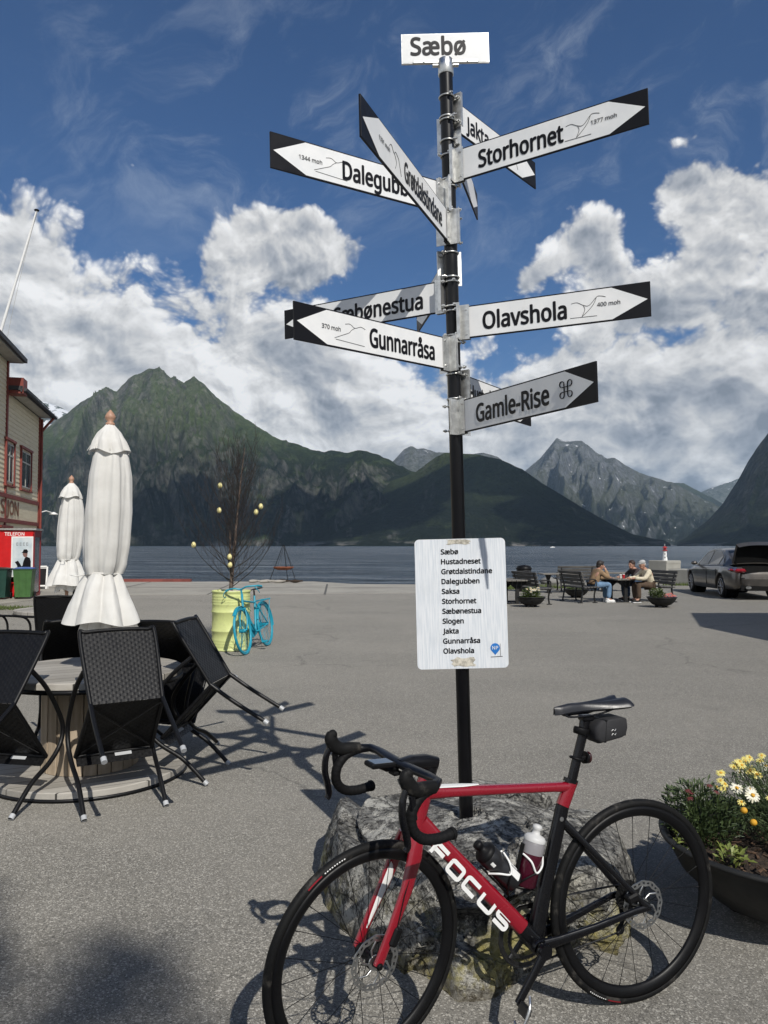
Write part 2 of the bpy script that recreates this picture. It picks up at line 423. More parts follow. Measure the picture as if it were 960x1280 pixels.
QY = 31.5
g = MB()
quay = [(-90, -90), (90, -90), (90, 34.5), (16, 34.5), (12.6, 33.8), (5.8, 31.6), (3.2, 30.4), (-1.2, 31.0), (-3.0, 33.2), (-8.4, 33.0), (-22, 32.6), (-90, 32.0)]
g.prism(quay, 2.6, -2.6)
gm = g.build('ground', M_['asphalt']); gm['kind'] = 'structure'
a = MB(); ap = [(-22, 23.0), (-6.0, 24.2), (1.9, 25.2), (3.1, 27.5), (3.2, 30.3), (-1.2, 30.9), (-3.0, 33.1), (-8.4, 32.9), (-22, 32.5)]
a.prism(ap, .010, -.004); o = a.build('concrete_apron', M_['concrete']); o['kind'] = 'structure'
w = MB(); w.add([(-16000, 20, -1.25), (16000, 20, -1.25), (16000, 15500, -1.25), (-16000, 15500, -1.25)], [(0, 1, 2, 3)])
o = w.build('water', M_['water']); o['kind'] = 'structure'
# slab joints in the apron: narrow darker strips
M_['joint'] = mat('joint', (.10, .098, .09), .9)
j = MB()
for x0, x1 in ((-9.2, -9.9), (-5.6, -6.3), (-1.9, -2.3), (1.2, 1.5)):
    j.add([(x0, 24.3, .010), (x0+.07, 24.3, .010), (x1+.07, 32.6 if x0 < -3 else 30.8, .010), (x1, 32.6 if x0 < -3 else 30.8, .010)], [(0, 1, 2, 3)])
j.add([(-20, 28.2, .011), (2.9, 28.4, .011), (2.9, 28.47, .011), (-20, 28.27, .011)], [(0, 1, 2, 3)])
o = j.build('concrete_apron', M_['joint']); o['kind'] = 'structure'

# ------------------------------------------------------------------ mountains
def vnoise(x, y, seed=0):
    xi = np.floor(x).astype(np.int64); yi = np.floor(y).astype(np.int64); xf = x-xi; yf = y-yi
    def h(a, b):
        n = (a*374761393+b*668265263+seed*1442695041) & 0xFFFFFFFF
        n = ((n ^ (n >> 13))*1274126177) & 0xFFFFFFFF
        return ((n ^ (n >> 16)) & 0xFFFF)/65535.0
    u = xf*xf*xf*(xf*(xf*6-15)+10); v = yf*yf*yf*(yf*(yf*6-15)+10)
    return (h(xi, yi)*(1-u)+h(xi+1, yi)*u)*(1-v)+(h(xi, yi+1)*(1-u)+h(xi+1, yi+1)*u)*v
def fbm(x, y, oct=5, seed=0, gain=.5, ridged=False):
    s = 0; a = 1; tot = 0
    for i in range(oct):
        n = vnoise(x, y, seed+i*17)
        if ridged: n = 1-np.abs(2*n-1)
        s = s+a*n; tot += a; a *= gain; x = x*2.03+5.1; y = y*2.03+9.7
    return s/tot

def mountain_mat(name, forest=(.020, .034, .014), meadow=(.060, .080, .026), rock=(.125, .120, .112), tree_line=500, rock_lo=600, rock_amt=.5, snow=0.0, relief=.75):
    m, t, b = new_mat(name); p = t.pos(); x, y, z = t.sep(p)
    nrm = t.new('ShaderNodeNewGeometry').outputs['Normal']; nz = t.sep(nrm)[2]
    big = t.noise(p, .0022, 6, .62); mid = t.noise(p, .011, 6, .65); fine = t.noise(p, .05, 6, .7)
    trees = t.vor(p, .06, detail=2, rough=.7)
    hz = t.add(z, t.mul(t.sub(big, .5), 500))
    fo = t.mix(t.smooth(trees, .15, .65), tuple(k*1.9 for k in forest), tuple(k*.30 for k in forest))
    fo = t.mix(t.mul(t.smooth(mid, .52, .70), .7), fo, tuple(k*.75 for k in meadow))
    me = t.mix(t.smooth(fine, .35, .65), tuple(k*.55 for k in meadow), meadow)
    c = t.mix(t.smooth(hz, tree_line-140, tree_line+140), fo, me)
    ro = t.mix(t.smooth(t.noise(t.vmath('MULTIPLY', p, (1, 1, .35)), .025, 7, .72), .35, .65), tuple(k*.40 for k in rock), tuple(k*1.35 for k in rock))
    steep = t.smooth(nz, .80, .55)
    rk = t.add(t.mul(t.smooth(hz, rock_lo-200, rock_lo+300), rock_amt), t.mul(steep, .55))
    rk = t.mul(rk, t.smooth(t.add(t.mul(fine, .6), t.mul(mid, .4)), .38, .60, .15, 1.0))
    # scree and slide tracks running downhill
    tr = t.noise(t.vmath('MULTIPLY', p, (1, .25, .06)), .014, 5, .6)
    rk = t.add(rk, t.mul(t.smooth(tr, .60, .66), t.smooth(fine, .35, .6, .1, .55)))
    c = t.mix(t.math('MINIMUM', rk, 1.0), c, ro)
    if snow: c = t.mix(t.mul(t.smooth(t.add(mid, t.mul(t.smooth(z, 700, 1700), .25)), .66-snow*.1, .70-snow*.1), .9), c, (.8, .82, .85))
    # pale rocks and boulders at the waterline
    c = t.mix(t.mul(t.smooth(z, 16, 3), t.smooth(mid, .48, .6)), c, tuple(k*1.3 for k in rock))
    t.put(b.inputs['Base Color'], c); b.inputs['Roughness'].default_value = .95; b.inputs['Specular IOR Level'].default_value = .1
    rid = t.noise(t.vmath('MULTIPLY', p, (1, .45, .12)), .0065, 7, .66, .8)
    h = t.add(t.add(t.add(t.mul(mid, 26), t.mul(rid, 60)), t.mul(fine, 9)), t.mul(trees, 4))
    t.put(b.inputs['Normal'], t.bump(h, relief, 1.0)); return m

def mountain(name, prof, Dr, Db, mtl, seed, ns=300, nt=110, rough=.20, rib=9.0, jag=1.2, conv=1.25, back=.25, mats=None):
    xs = np.array([q[0] for q in prof], float); ys = np.array([q[1] for q in prof], float)
    s = np.linspace(0, 1, ns); X = xs[0]+(xs[-1]-xs[0])*s
    Y = np.interp(X, xs, ys)
    jn = (fbm(X/16.0, X*0+seed, 4, seed, .6)-.5)*2*jag*np.clip((682-Y)/60, 0, 1)
    Y = Y+jn
    Dr = np.interp(s, np.linspace(0, 1, len(Dr)), Dr); Db = np.interp(s, np.linspace(0, 1, len(Db)), Db)
    H = (682-Y)/961.0*Dr+1.5
    H = np.maximum(H, -1.0)
    tt = np.concatenate([-np.linspace(back, 0.03, 8), np.linspace(0, 1, nt)**1.15])
    V = np.zeros((len(tt), ns, 3))
    az = (X-480)/961.0
    for i, u in enumerate(tt):
        if u >= 0:
            D = Dr+(Db-Dr)*u
            hh = H*(1-u)**conv
            wx = az*D; wy = D
            warp = (fbm(wx/700, wy/700, 3, seed+5)-.5)*1.5
            ribs = fbm(s*rib*1.0+warp+u*.5, u*1.3+warp*.6+s*3, 6, seed+1, .58, True)-.55
            det = fbm(wx/160, wy/160, 5, seed+3, .6)-.5
            sh = (u**.8)*(1-u)**.7*1.7
            hh = hh+H*rough*1.6*ribs*sh+np.minimum(H, 400)*.12*det*sh
            hh = np.where(u > .985, -6, np.maximum(hh, 0.4))
            V[i, :, 0] = wx; V[i, :, 1] = wy; V[i, :, 2] = hh
        else:
            D = Dr*(1-u*.6); hh = H*(1+u/back*.9)
            V[i, :, 0] = az*D; V[i, :, 1] = D; V[i, :, 2] = np.maximum(hh-2, -5)
    n = len(tt)
    vs = V.reshape(-1, 3)
    ii = np.arange(n-1)[:, None]*ns+np.arange(ns-1)[None, :]
    F = np.stack([ii, ii+ns, ii+ns+1, ii+1], -1).reshape(-1, 4)
    me = bpy.data.meshes.new(name); me.from_pydata(vs.tolist(), [], F.tolist()); me.materials.append(mtl)
    me.polygons.foreach_set('use_smooth', [True]*len(me.polygons)); me.update()
    o = bpy.data.objects.new(name, me); C.objects.link(o); o['kind'] = 'structure'; return o

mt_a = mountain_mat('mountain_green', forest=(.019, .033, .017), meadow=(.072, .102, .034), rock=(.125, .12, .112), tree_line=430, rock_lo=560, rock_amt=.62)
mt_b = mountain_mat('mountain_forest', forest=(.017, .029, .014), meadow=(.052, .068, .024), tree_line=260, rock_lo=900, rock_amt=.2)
mt_c = mountain_mat('mountain_rock', forest=(.030, .042, .022), meadow=(.075, .080, .045), rock=(.135, .14, .15), tree_line=250, rock_lo=420, rock_amt=.85, snow=.10)
mt_d = mountain_mat('mountain_near_rock', forest=(.018, .030, .014), meadow=(.05, .065, .03), rock=(.12, .118, .115), tree_line=500, rock_lo=650, rock_amt=.5)
mt_s = mountain_mat('mountain_snow', forest=(.04, .05, .03), rock=(.15, .15, .15), tree_line=100, rock_lo=200, rock_amt=.9, snow=.45)
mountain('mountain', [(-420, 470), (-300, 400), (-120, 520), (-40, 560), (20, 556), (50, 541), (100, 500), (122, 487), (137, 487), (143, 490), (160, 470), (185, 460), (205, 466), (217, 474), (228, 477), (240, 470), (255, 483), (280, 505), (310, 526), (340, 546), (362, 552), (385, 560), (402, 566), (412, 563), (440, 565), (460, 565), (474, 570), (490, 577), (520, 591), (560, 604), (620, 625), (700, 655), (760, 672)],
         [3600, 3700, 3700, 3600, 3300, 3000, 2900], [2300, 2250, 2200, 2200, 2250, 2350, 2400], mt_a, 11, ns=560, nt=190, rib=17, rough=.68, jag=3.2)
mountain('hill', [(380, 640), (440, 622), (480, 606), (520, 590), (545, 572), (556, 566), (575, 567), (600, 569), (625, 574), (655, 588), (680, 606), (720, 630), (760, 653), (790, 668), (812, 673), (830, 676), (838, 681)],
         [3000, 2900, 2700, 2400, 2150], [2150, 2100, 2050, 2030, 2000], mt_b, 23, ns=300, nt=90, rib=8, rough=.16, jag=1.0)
mountain('mountain', [(440, 610), (470, 592), (490, 578), (505, 562), (515, 558), (522, 561), (530, 560), (545, 566), (560, 566), (590, 568), (605, 566), (622, 571), (650, 590), (690, 620)],
         [6000, 6000], [4600, 4600], mt_c, 31, ns=140, nt=60, rib=6, rough=.25, jag=1.5)
mountain('mountain', [(560, 640), (600, 618), (630, 602), (655, 589), (670, 579), (682, 566), (690, 557), (697, 548), (704, 551), (712, 552), (728, 551), (736, 556), (745, 564), (760, 573), (770, 571), (785, 583), (800, 590), (820, 597), (840, 603), (862, 615), (880, 624), (900, 633), (930, 650), (980, 668)],
         [6800, 6800, 6600], [4300, 4400, 4600], mt_c, 41, ns=340, nt=140, rib=12, rough=.60, jag=2.2)
mountain('mountain', [(800, 625), (830, 606), (842, 603), (855, 604), (870, 612), (890, 622), (905, 631), (930, 645)],
         [8200, 8200], [6500, 6500], mt_d, 47, ns=90, nt=50, rib=4, rough=.2)
mountain('mountain', [(840, 640), (865, 622), (885, 612), (900, 607), (915, 602), (930, 597), (980, 580), (1040, 600)],
         [10500, 10500], [8800, 8800], mt_s, 53, ns=110, nt=50, rib=5, rough=.25)
mountain('mountain', [(846, 679), (858, 672), (872, 661), (888, 648), (905, 629), (920, 606), (935, 580), (948, 560), (960, 545), (975, 522), (1010, 470), (1080, 420), (1200, 380), (1400, 430)],
         [3600, 3300, 3000, 2800], [2500, 2300, 1900, 1700], mt_d, 61, ns=260, nt=100, rib=8, rough=.25, jag=1.6)
mountain('mountain', [(-60, 520), (0, 500), (35, 499), (55, 502), (75, 509), (92, 518), (112, 530), (140, 545), (180, 560)],
         [7000, 7000], [5400, 5400], mt_s, 71, ns=120, nt=50, rib=5, rough=.25)

# the air over the fjord
hz = MB(); hz.box((0, 4800, 700), (26000, 21200, 1420))
m = bpy.data.materials.new('haze'); m.use_nodes = True; t = NT(m.node_tree); t.n.clear()
pv = t.new('ShaderNodeVolumePrincipled'); pv.inputs['Color'].default_value = (.52, .75, 1.0, 1); pv.inputs['Density'].default_value = HAZE = 4.0e-5
t.l.new(pv.outputs[0], t.new('ShaderNodeOutputMaterial').inputs['Volume'])
o = hz.build('haze', m); o['kind'] = 'stuff'

# ------------------------------------------------------------------ boulder that carries the signpost
def rock_mat():
    m, t, b = new_mat('boulder_stone'); p = t.coord('Object'); x, y, z = t.sep(p)
    s = t.noise(t.vmath('MULTIPLY', p, (1, 1, 2.2)), 4.5, 8, .68, .8); f = t.noise(p, 40, 7, .72); g = t.noise(p, 130, 4, .7)
    c = t.mix(t.smooth(s, .32, .66), (.155, .15, .138), (.39, .38, .345))
    c = t.mix(t.smooth(f, .40, .62), c, (.045, .043, .040))
    lich = t.smooth(t.add(t.mul(t.noise(p, 9, 7, .72, .6), .7), t.mul(g, .3)), .50, .58)
    c = t.mix(t.mul(lich, .82), c, (.66, .64, .57))
    moss = t.mul(t.smooth(t.noise(p, 5.5, 7, .7), .46, .62), t.smooth(t.add(z, t.mul(t.noise(p, 8, 3), .12)), .34, .12))
    c = t.mix(t.mul(moss, .75), c, (.50, .44, .14))
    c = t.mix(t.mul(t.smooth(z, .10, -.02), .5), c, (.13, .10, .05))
    cr = t.vor(t.vmath('ADD', t.vmath('MULTIPLY', p, (1, 1, 1.6)), t.vmath('MULTIPLY', t.noise(p, 6, 4, .6, out=1), (.25, .25, .25))), 4.2, 'DISTANCE_TO_EDGE')
    ck = t.smooth(cr, .035, .0)
    c = t.mix(t.mul(ck, .35), c, (.018, .017, .015))
    t.put(b.inputs['Base Color'], c); b.inputs['Roughness'].default_value = .88; b.inputs['Specular IOR Level'].default_value = .3
    h = t.add(t.add(t.mul(s, 1.3), t.mul(f, .7)), t.sub(t.mul(g, .25), t.mul(ck, .8)))
    t.put(b.inputs['Normal'], t.bump(h, .95, .035)); return m
M_['boulder'] = rock_mat()
def cell(x, y, z, sc, seed):
    """value of the nearest random point: gives split, blocky faces"""
    best = np.full(x.shape, 9.0); val = np.zeros(x.shape); rng = np.random.RandomState(seed)
    for k in range(26):
        px, py, pz = rng.uniform(-.95, .95, 3)*np.array([1, 1, .4])+np.array([0, 0, .2]); v = rng.uniform()
        d = (x-px)**2+(y-py)**2+((z-pz)*sc)**2
        val = np.where(d < best, v, val); best = np.minimum(best, d)
    return val
def boulder():
    cx, cy = .38, 3.40
    poly = [(-.25, 3.74), (-.20, 3.45), (-.07, 3.16), (.08, 2.95), (.19, 2.80), (.25, 2.69), (.37, 2.71), (.50, 2.84), (.62, 2.93), (.80, 3.0), (.95, 3.16), (1.06, 3.45), (1.0, 3.75), (.80, 3.98), (.5, 4.10), (.1, 4.05), (-.2, 3.95)]
    an = np.array([math.atan2(b-cy, a-cx) for a, b in poly]); rd = np.array([math.hypot(a-cx, b-cy) for a, b in poly])
    o = np.argsort(an); an = an[o]; rd = rd[o]
    na, nr = 260, 90
    th = np.linspace(-math.pi, math.pi, na, endpoint=False)
    Rg = np.interp(th, np.concatenate([an-2*math.pi, an, an+2*math.pi]), np.tile(rd, 3))
    q = np.concatenate([np.linspace(0, .62, 42, endpoint=False), np.linspace(.62, 1.0, nr-42)])
    Q, T = np.meshgrid(q, th, indexing='ij'); RG = np.tile(Rg, (nr, 1))
    # horizontal run: the sides stand steep, the top is a broad plateau
    s = np.where(Q < .62, Q/.62*.80, .80+(Q-.62)/.38*.20)
    X = RG*s*np.cos(T); Y = RG*s*np.sin(T)
    top = .362-.13*np.maximum(0, X-.15)+.03*np.sin(X*5+1)*np.cos(Y*4)-.05*np.maximum(0, -X-.45)
    front = np.clip((-Y-.30)/.4, 0, 1); top = top-.10*front
    u = np.clip((Q-.62)/.38, 0, 1)
    Z = top*(1-u**2.2)*(1-.06*(Q/.62).clip(0, 1)**2)
    wx = X+.10*(fbm(X*4+9, Y*4+3, 3, 5)-.5); wy = Y+.10*(fbm(X*4+1, Y*4+7, 3, 6)-.5)
    ce = cell(wx, wy, Z, 1.6, 4)-.5
    edge = np.clip(Q/.5, 0, 1)
    n1 = fbm(X*3.1+Z*2, Y*3.1-Z*3+4, 5, 21, .55)-.5; n2 = fbm(X*11+Z*9, Y*11+Z*7, 4, 33, .6)-.5
    k = 1+(.30*ce+.10*n1+.05*n2)*np.clip(u*3, .0, 1)
    X = X*k; Y = Y*k
    Z = Z+(.095*ce*edge+.03*n1*edge+.022*n2*np.clip(.35+edge, 0, 1))*(1-u**3)
    Z = np.where(u > .97, -.03, Z)
    ip = np.hypot(X-(-.016), Y-.05) < .07; Z = np.where(ip & (Q < .3), .355, Z)
    V = np.stack([X, Y, Z], -1).reshape(-1, 3)
    F = [(i*na+j, (i+1)*na+j, (i+1)*na+(j+1) % na, i*na+(j+1) % na) for i in range(nr-1) for j in range(na)]
    mb = MB(); mb.add(V.tolist(), F, 0, True); ob = mb.build('boulder', M_['boulder'])
    ob.location = (cx, cy, 0)
    return tag(ob, 'mossy grey boulder with white lichen that the signpost stands in', 'boulder')
boulder()

# ------------------------------------------------------------------ signpost
PB = Vector((.3652, 3.45, .30)); PA = Vector((-.02336, 0, .99973))
post = thing('signpost', 'tall black pole with white arrow signs standing in the boulder', 'signpost', M=basis(PB, Vector((.99973, 0, .02336)), Vector((0, 1, 0)), PA))
mb = MB(); mb.lathe([(.0295, .0), (.0305, .003), (.0305, 3.44)], 28); mb.build('pole', M_['black_paint'], post)
LZ = lambda z: (z-PB.z)/PA.z
def trail(mb, pts, M, r=.0009):
    mb.tube([M @ Vector((x, y, .0012)) for x, y in pts], r, 4, mi=0)
def arrow_sign(word, yaw, z, L=.84, H=.147, frac=(.12, .59), moh=None, sketch=0, r0=.05, extra=None, back_word=False):
    d = Vector((math.cos(R_(yaw)), math.sin(R_(yaw)), 0)); zz = Vector((0, 0, 1))
    right = d.x > 0 if abs(d.x) > .16 else (d.x > 0)
    tx = d if right else -d
    if yaw == 98: tx = -d
    n = tx.cross(zz); sg = 1 if tx.dot(d) > 0 else -1
    off = n*.036
    M = basis(Vector((0, 0, LZ(z)))+off*0.0, tx, zz, n)
    mb = MB(M); xa, xb = (r0, r0+L) if sg > 0 else (-r0-L, -r0)
    mb.box(((xa+xb)/2, 0, 0), (L, H, .008), mi=0, ch=.0012)
    tip = .155; e = .006
    for side in (1, -1):
        zf = .0052*side
        pol = [(r0+.002, -H/2+e), (r0+L-tip, -H/2+e), (r0+L-.012, 0), (r0+L-tip, H/2-e), (r0+.002, H/2-e)]
        pol = [(sg*x, y, zf) for x, y in pol]
        mb.add(pol, [tuple(range(5)) if (sg > 0) == (side > 0) else tuple(range(4, -1, -1))], 1)
    s = mb.build('direction_sign', [M_['sign_black'], M_['sign_white']], post)
    s['label'] = 'white arrow sign lettered ' + word
    lt = MB(M); xs = [sg*(r0+f*L) for f in frac]; x0 = min(xs); wd = abs(xs[1]-xs[0])
    put_text(lt, word, x0, -.040, .0068, width=wd, size=.103, bold=.028)
    if extra == 'loop':
        cxx = r0+.815*L; c_, l_ = .0205, .0115; loop = []
        for (ox, oy, a0) in ((1, 1, -90), (1, -1, 180), (-1, -1, 90), (-1, 1, 0)):
            loop += [(cxx+ox*c_+l_*math.cos(R_(a0+27*k)), oy*c_+l_*math.sin(R_(a0+27*k))) for k in range(11)]
        sy = MB(M); sy.tube([(x, y, .0066) for x, y in loop], .0040, 6, closed=True, flat=.3, up=(0, 0, 1)); sy.build('symbol', M_['sign_black'], s)
    lt.build('lettering', M_['sign_black'], s)
    if moh or sketch:
        sk = MB(M)
        if moh:
            xm = sg*(r0+.79*L); Mt = M @ Matrix.Rotation(0, 4, 'Z')
            put_text(sk, moh, xm, -.006, .0068, size=.023, bold=.02, align='centre')
        bx = sg*(r0+.675*L)
        def ln(p): sk.tube([(bx+x*.062, y*.04, .0060) for x, y in p], .0011, 4)
        if sketch == 1:
            ln(bez([(-1, .5), (-.6, .55), (-.2, .2), (.2, .1), (.7, .9), (1.0, .95), (1.3, .8)], 4)); ln(bez([(-.2, .2), (-.1, -.3), (-.3, -1.0)], 4)); ln([(-1.1, -1.05), (.7, -1.1)])
            ln(bez([(.7, .9), (.5, .2), (.1, -.5), (-.3, -1.0)], 4))
        elif sketch == 2:
            ln(bez([(-.4, .7), (0, .8), (.4, .5), (.9, .75), (1.3, .6)], 4)); ln(bez([(-1.3, -.9), (-.7, -.5), (-.1, -.1), (.1, .2), (.4, .5)], 4)); ln([(-1.2, -1.0), (1.2, -1.15)])
        else:
            ln(bez([(-1, .5), (-.7, .8), (-.3, .3), (0, .6), (.5, .3)], 4)); ln(bez([(-.2, .3), (.1, -.3), (-.1, -1.0)], 4)); ln(bez([(.5, .3), (.7, -.4), (.9, -1.1)], 4))
        sk.build('trail_sketch', M_['sign_grey_ink'], s)
    # clamp: an angle of galvanised sheet each side of the pole, two ring clamps, bolts
    br = MB(M)
    br.box((sg*.0345, 0, 0), (.0035, H+.012, .112)); br.box((sg*.040, 0, .054), (.014, H+.012, .0035))
    br.box((sg*(.034+.022), 0, .0075+.002), (.046, H+.010, .003)); br.box((sg*(.034+.022), 0, -.0095), (.046, H+.010, .003))
    for yy in (-.056, .056):
        ring = [(.0335*math.cos(a), yy, .0335*math.sin(a)) for a in np.linspace(0, 2*math.pi, 22, endpoint=False)]
        br.tube(ring, .0042, 6, closed=True)
        for q in (1, -1):
            br.tube([(q*.026, yy, .030), (q*.026, yy, .050)], .0045, 6)
            br.tube([(q*.026, yy, .036), (q*.026, yy, .041)], .008, 6)
        br.tube([(sg*.066, yy, -.016), (sg*.066, yy, .016)], .0042, 6)
    br.build('bracket', M_['galvanised'], s)
arrow_sign('Jakta', 51, 3.559, L=.80, frac=(.13, .38), sketch=3)
arrow_sign('Saksa', 74, 3.462, L=.80, frac=(.13, .42))
arrow_sign('Storhornet', 327.9, 3.282, frac=(.125, .585), moh='1377 moh', sketch=1)
arrow_sign('Dalegubben', 212.7, 3.137, frac=(.12, .61), moh='1344 moh', sketch=2)
arrow_sign('Grøtdalstindane', 248.2, 2.996, L=.98, frac=(.10, .58), moh='1331 moh', sketch=3)
arrow_sign('Slogen', 98, 2.830, L=.80, frac=(.12, .42))
arrow_sign('Sæbønestua', 153.3, 2.696, frac=(.11, .66), moh='638 moh', L=.86)
arrow_sign('Olavshola', 339.1, 2.562, frac=(.115, .57), moh='400 moh', sketch=1, L=.80)
arrow_sign('Gunnarråsa', 222.6, 2.418, frac=(.10, .55), moh='370 moh', sketch=2)
arrow_sign('Hustadneset', 57, 2.274, L=.84, frac=(.11, .60), moh='', sketch=3)
arrow_sign('Gamle-Rise', 300.4, 2.131, frac=(.14, .70), extra='loop', L=.81)

# sign across the top of the pole
M = basis(Vector((0, .006, LZ(3.85))), Vector((1, 0, 0)), Vector((0, 0, 1)), Vector((0, -1, 0)))
mb = MB(M); mb.box((0, 0, 0), (.405, .142, .010), mi=0, ch=.001); mb.add([(-.198, -.067, .0062), (.198, -.067, .0062), (.198, .067, .0062), (-.198, .067, .0062)], [(0, 1, 2, 3)], 1)
s = mb.build('name_sign', [M_['galvanised'], M_['sign_white']], post); s['label'] = 'white sign lettered Sæbø across the top of the pole'
lt = MB(M); put_text(lt, 'Sæbø', -.158, -.030, .0078, width=.250, size=.112, bold=.028); lt.build('lettering', M_['sign_black'], s)
br = MB(M); br.lathe([(.034, -.0), (.0355, .002), (.0355, .070), (.033, .074)], 24, axis=(0, 1, 0), c=(0, -.130, .004)); br.build('pole_cap', M_['steel'], s); br = MB(M)
br.box((0, -.068, .012), (.30, .016, .010), ch=.002); br.box((0, -.078, .003), (.12, .012, .02))
for x in (-.1, .1): br.tube([(x, -.068, .01), (x, -.068, .020)], .005, 6)
br.build('bracket', M_['steel'], s)

# list board half way up the pole
def board_mat():
    m, t, b = new_mat('board_sheet'); p = t.coord('Object'); x, y, z = t.sep(p)
    r = t.noise(t.vmath('MULTIPLY', p, (160, 1, 9)), 1.0, 3, .5)
    c = t.mix(t.smooth(r, .3, .7), (.60, .64, .68), (.75, .77, .79))
    c = t.mix(t.mul(t.smooth(t.noise(p, 7, 6, .65), .5, .8), .3), c, (.55, .58, .60))
    t.put(b.inputs['Base Color'], c); b.inputs['Roughness'].default_value = .5
    t.put(b.inputs['Normal'], t.bump(r, .25, .0015)); return m
M_['board'] = board_mat(); M_['tape'] = mat('old_tape', (.46, .43, .36), .8, var=.4, vs=60, bump=.4, bs=120); M_['logo_blue'] = mat('logo_blue', (.02, .17, .52), .4)
bz = LZ(1.303)
M = basis(Vector((.000, -.040, bz)), Vector((1, 0, 0)), Vector((0, 0, 1)), Vector((0, -1, 0)))
W2, H2, rc = .2005, .2855, .020
out = []
for (cx, cy, a0) in ((W2-rc, H2-rc, 0), (-W2+rc, H2-rc, 90), (-W2+rc, -H2+rc, 180), (W2-rc, -H2+rc, 270)):
    for k in range(7): a = R_(a0+15*k); out.append((cx+rc*math.cos(a), cy+rc*math.sin(a)))
mb = MB(M); mb.prism(out, .004, -.002); bd = mb.build('list_board', M_['board'], post); bd['label'] = 'white board with a list of eleven place names'
for i, wname in enumerate(['Sæbø', 'Hustadneset', 'Grøtdalstindane', 'Dalegubben', 'Saksa', 'Storhornet', 'Sæbønestua', 'Slogen', 'Jakta', 'Gunnarråsa', 'Olavshola']):
    lt = MB(M); put_text(lt, wname, -W2+.116, H2-.067-.0436*i, .0030, size=.0295, bold=.040, sx=1.0); lt.build('lettering', M_['sign_black'], bd)
lg = MB(M); cx, cy = .143, -.198
pin = [(cx+.0205*math.cos(a), cy+.0205*math.sin(a)) for a in np.linspace(-.62, math.pi+.62, 22)]+[(cx, cy-.031)]
lg.add([(x, y, .0030) for x, y in pin], [tuple(range(len(pin)))], 0)
put_text(lg, 'NP', cx, cy-.007, .0036, size=.021, bold=.01, mi=1, align='centre')
lg.add([(cx-.020, cy-.041, .003), (cx+.032, cy-.039, .003), (cx+.032, cy-.036, .003), (cx-.020, cy-.038, .003)], [(0, 1, 2, 3)], 2)
lg.add([(cx+.0215, cy-.035, .003), (cx+.0235, cy-.035, .003), (cx+.0235, cy+.018, .003), (cx+.0215, cy+.018, .003)], [(0, 1, 2, 3)], 2)
lg.build('emblem', [M_['logo_blue'], M_['sign_white'], M_['sign_grey_ink']], bd)
rnd = random.Random(3)
for (cx, cy, w, h) in ((.005, -H2+.030, .052, .020), (-.004, H2-.013, .050, .012)):
    pl = []; tp = MB(M)
    for k in range(22):
        a = 2*math.pi*k/22; q = 1+rnd.uniform(-.28, .16)
        pl.append((cx+w*max(-1, min(1, 1.3*math.cos(a)))*q, cy+h*max(-1, min(1, 1.4*math.sin(a)))*q))
    pl = [(x, min(max(y, -H2+.003), H2-.003)) for x, y in pl]
    tp.add([(x, y, .0032) for x, y in pl], [tuple(range(22))], 0); tp.build('torn_tape', M_['tape'], bd)
for yy in (-.20, .20):
    br = MB(M); br.box((0, yy, -.012), (.09, .03, .004)); br.tube([(.0335*math.cos(a), yy, -.040+.0335*math.sin(a)) for a in np.linspace(0, 2*math.pi, 20, endpoint=False)], .004, 6, closed=True); br.build('bracket', M_['galvanised'], bd)

# ------------------------------------------------------------------ red road bicycle leaning on the boulder
YAW, LEAN, STEER = .365319, .017769, .222214
fwd = Vector((-math.cos(YAW), -math.sin(YAW), 0)); lft = Vector((math.sin(YAW), -math.cos(YAW), 0)); upv = Vector((0, 0, 1))*math.cos(LEAN)-lft*math.sin(LEAN); lft = upv.cross(fwd)
BM = basis(Vector((.86734, 2.70351, 0)), fwd, lft, upv)
bike = thing('road_bicycle', 'red and black road bicycle with drop handlebars leaning against the boulder', 'bicycle', M=BM)
HA = R_(72.5); SAX = Vector((-math.cos(HA), 0, math.sin(HA))); SA = Vector((.940, 0, .324))
ST = Matrix.Translation(SA) @ Matrix.Rotation(STEER, 4, SAX) @ Matrix.Translation(-SA)
def aero(mb, pts, rad, e=2.6, n=18, mi=0, upd=(0, 1, 0)):
    """tube with a squared-off section; rad = (half width across, half depth in the frame plane)"""
    P = [Vector(p) for p in pts]; k = len(P); vs = []; fs = []
    for i in range(k):
        T = (P[min(i+1, k-1)]-P[max(i-1, 0)]).normalized(); u = Vector(upd); u = (u-T*u.dot(T)).normalized(); w = T.cross(u)
        a_, b_ = rad[i] if isinstance(rad, list) else rad
        for j in range(n):
            a = 2*math.pi*j/n; ca, sa = math.cos(a), math.sin(a)
            vs.append(P[i]+u*(a_*math.copysign(abs(ca)**(2/e), ca))+w*(b_*math.copysign(abs(sa)**(2/e), sa)))
    for i in range(k-1):
        for j in range(n): fs.append((i*n+j, i*n+(j+1) % n, (i+1)*n+(j+1) % n, (i+1)*n+j))
    mb.add(vs, fs, mi, True); mb.add(vs[:n], [tuple(range(n-1, -1, -1))], mi); mb.add(vs[-n:], [tuple(range(n))], mi)
RED, BLK, WHT = M_['red_paint'], M_['carbon'], M_['white_paint']
mb = MB()
aero(mb, [(.826, 0, .682), (.812, 0, .726), (.795, 0, .78), (.779, 0, .832)], [(.026, .030), (.023, .030), (.022, .030), (.024, .029)], 2.2, mi=0)
aero(mb, [(.790, 0, .790), (.70, 0, .783), (.50, 0, .768), (.33, 0, .755), (.245, 0, .748)], [(.022, .022), (.020, .017), (.018, .015), (.016, .015), (.016, .016)], 3, mi=0)
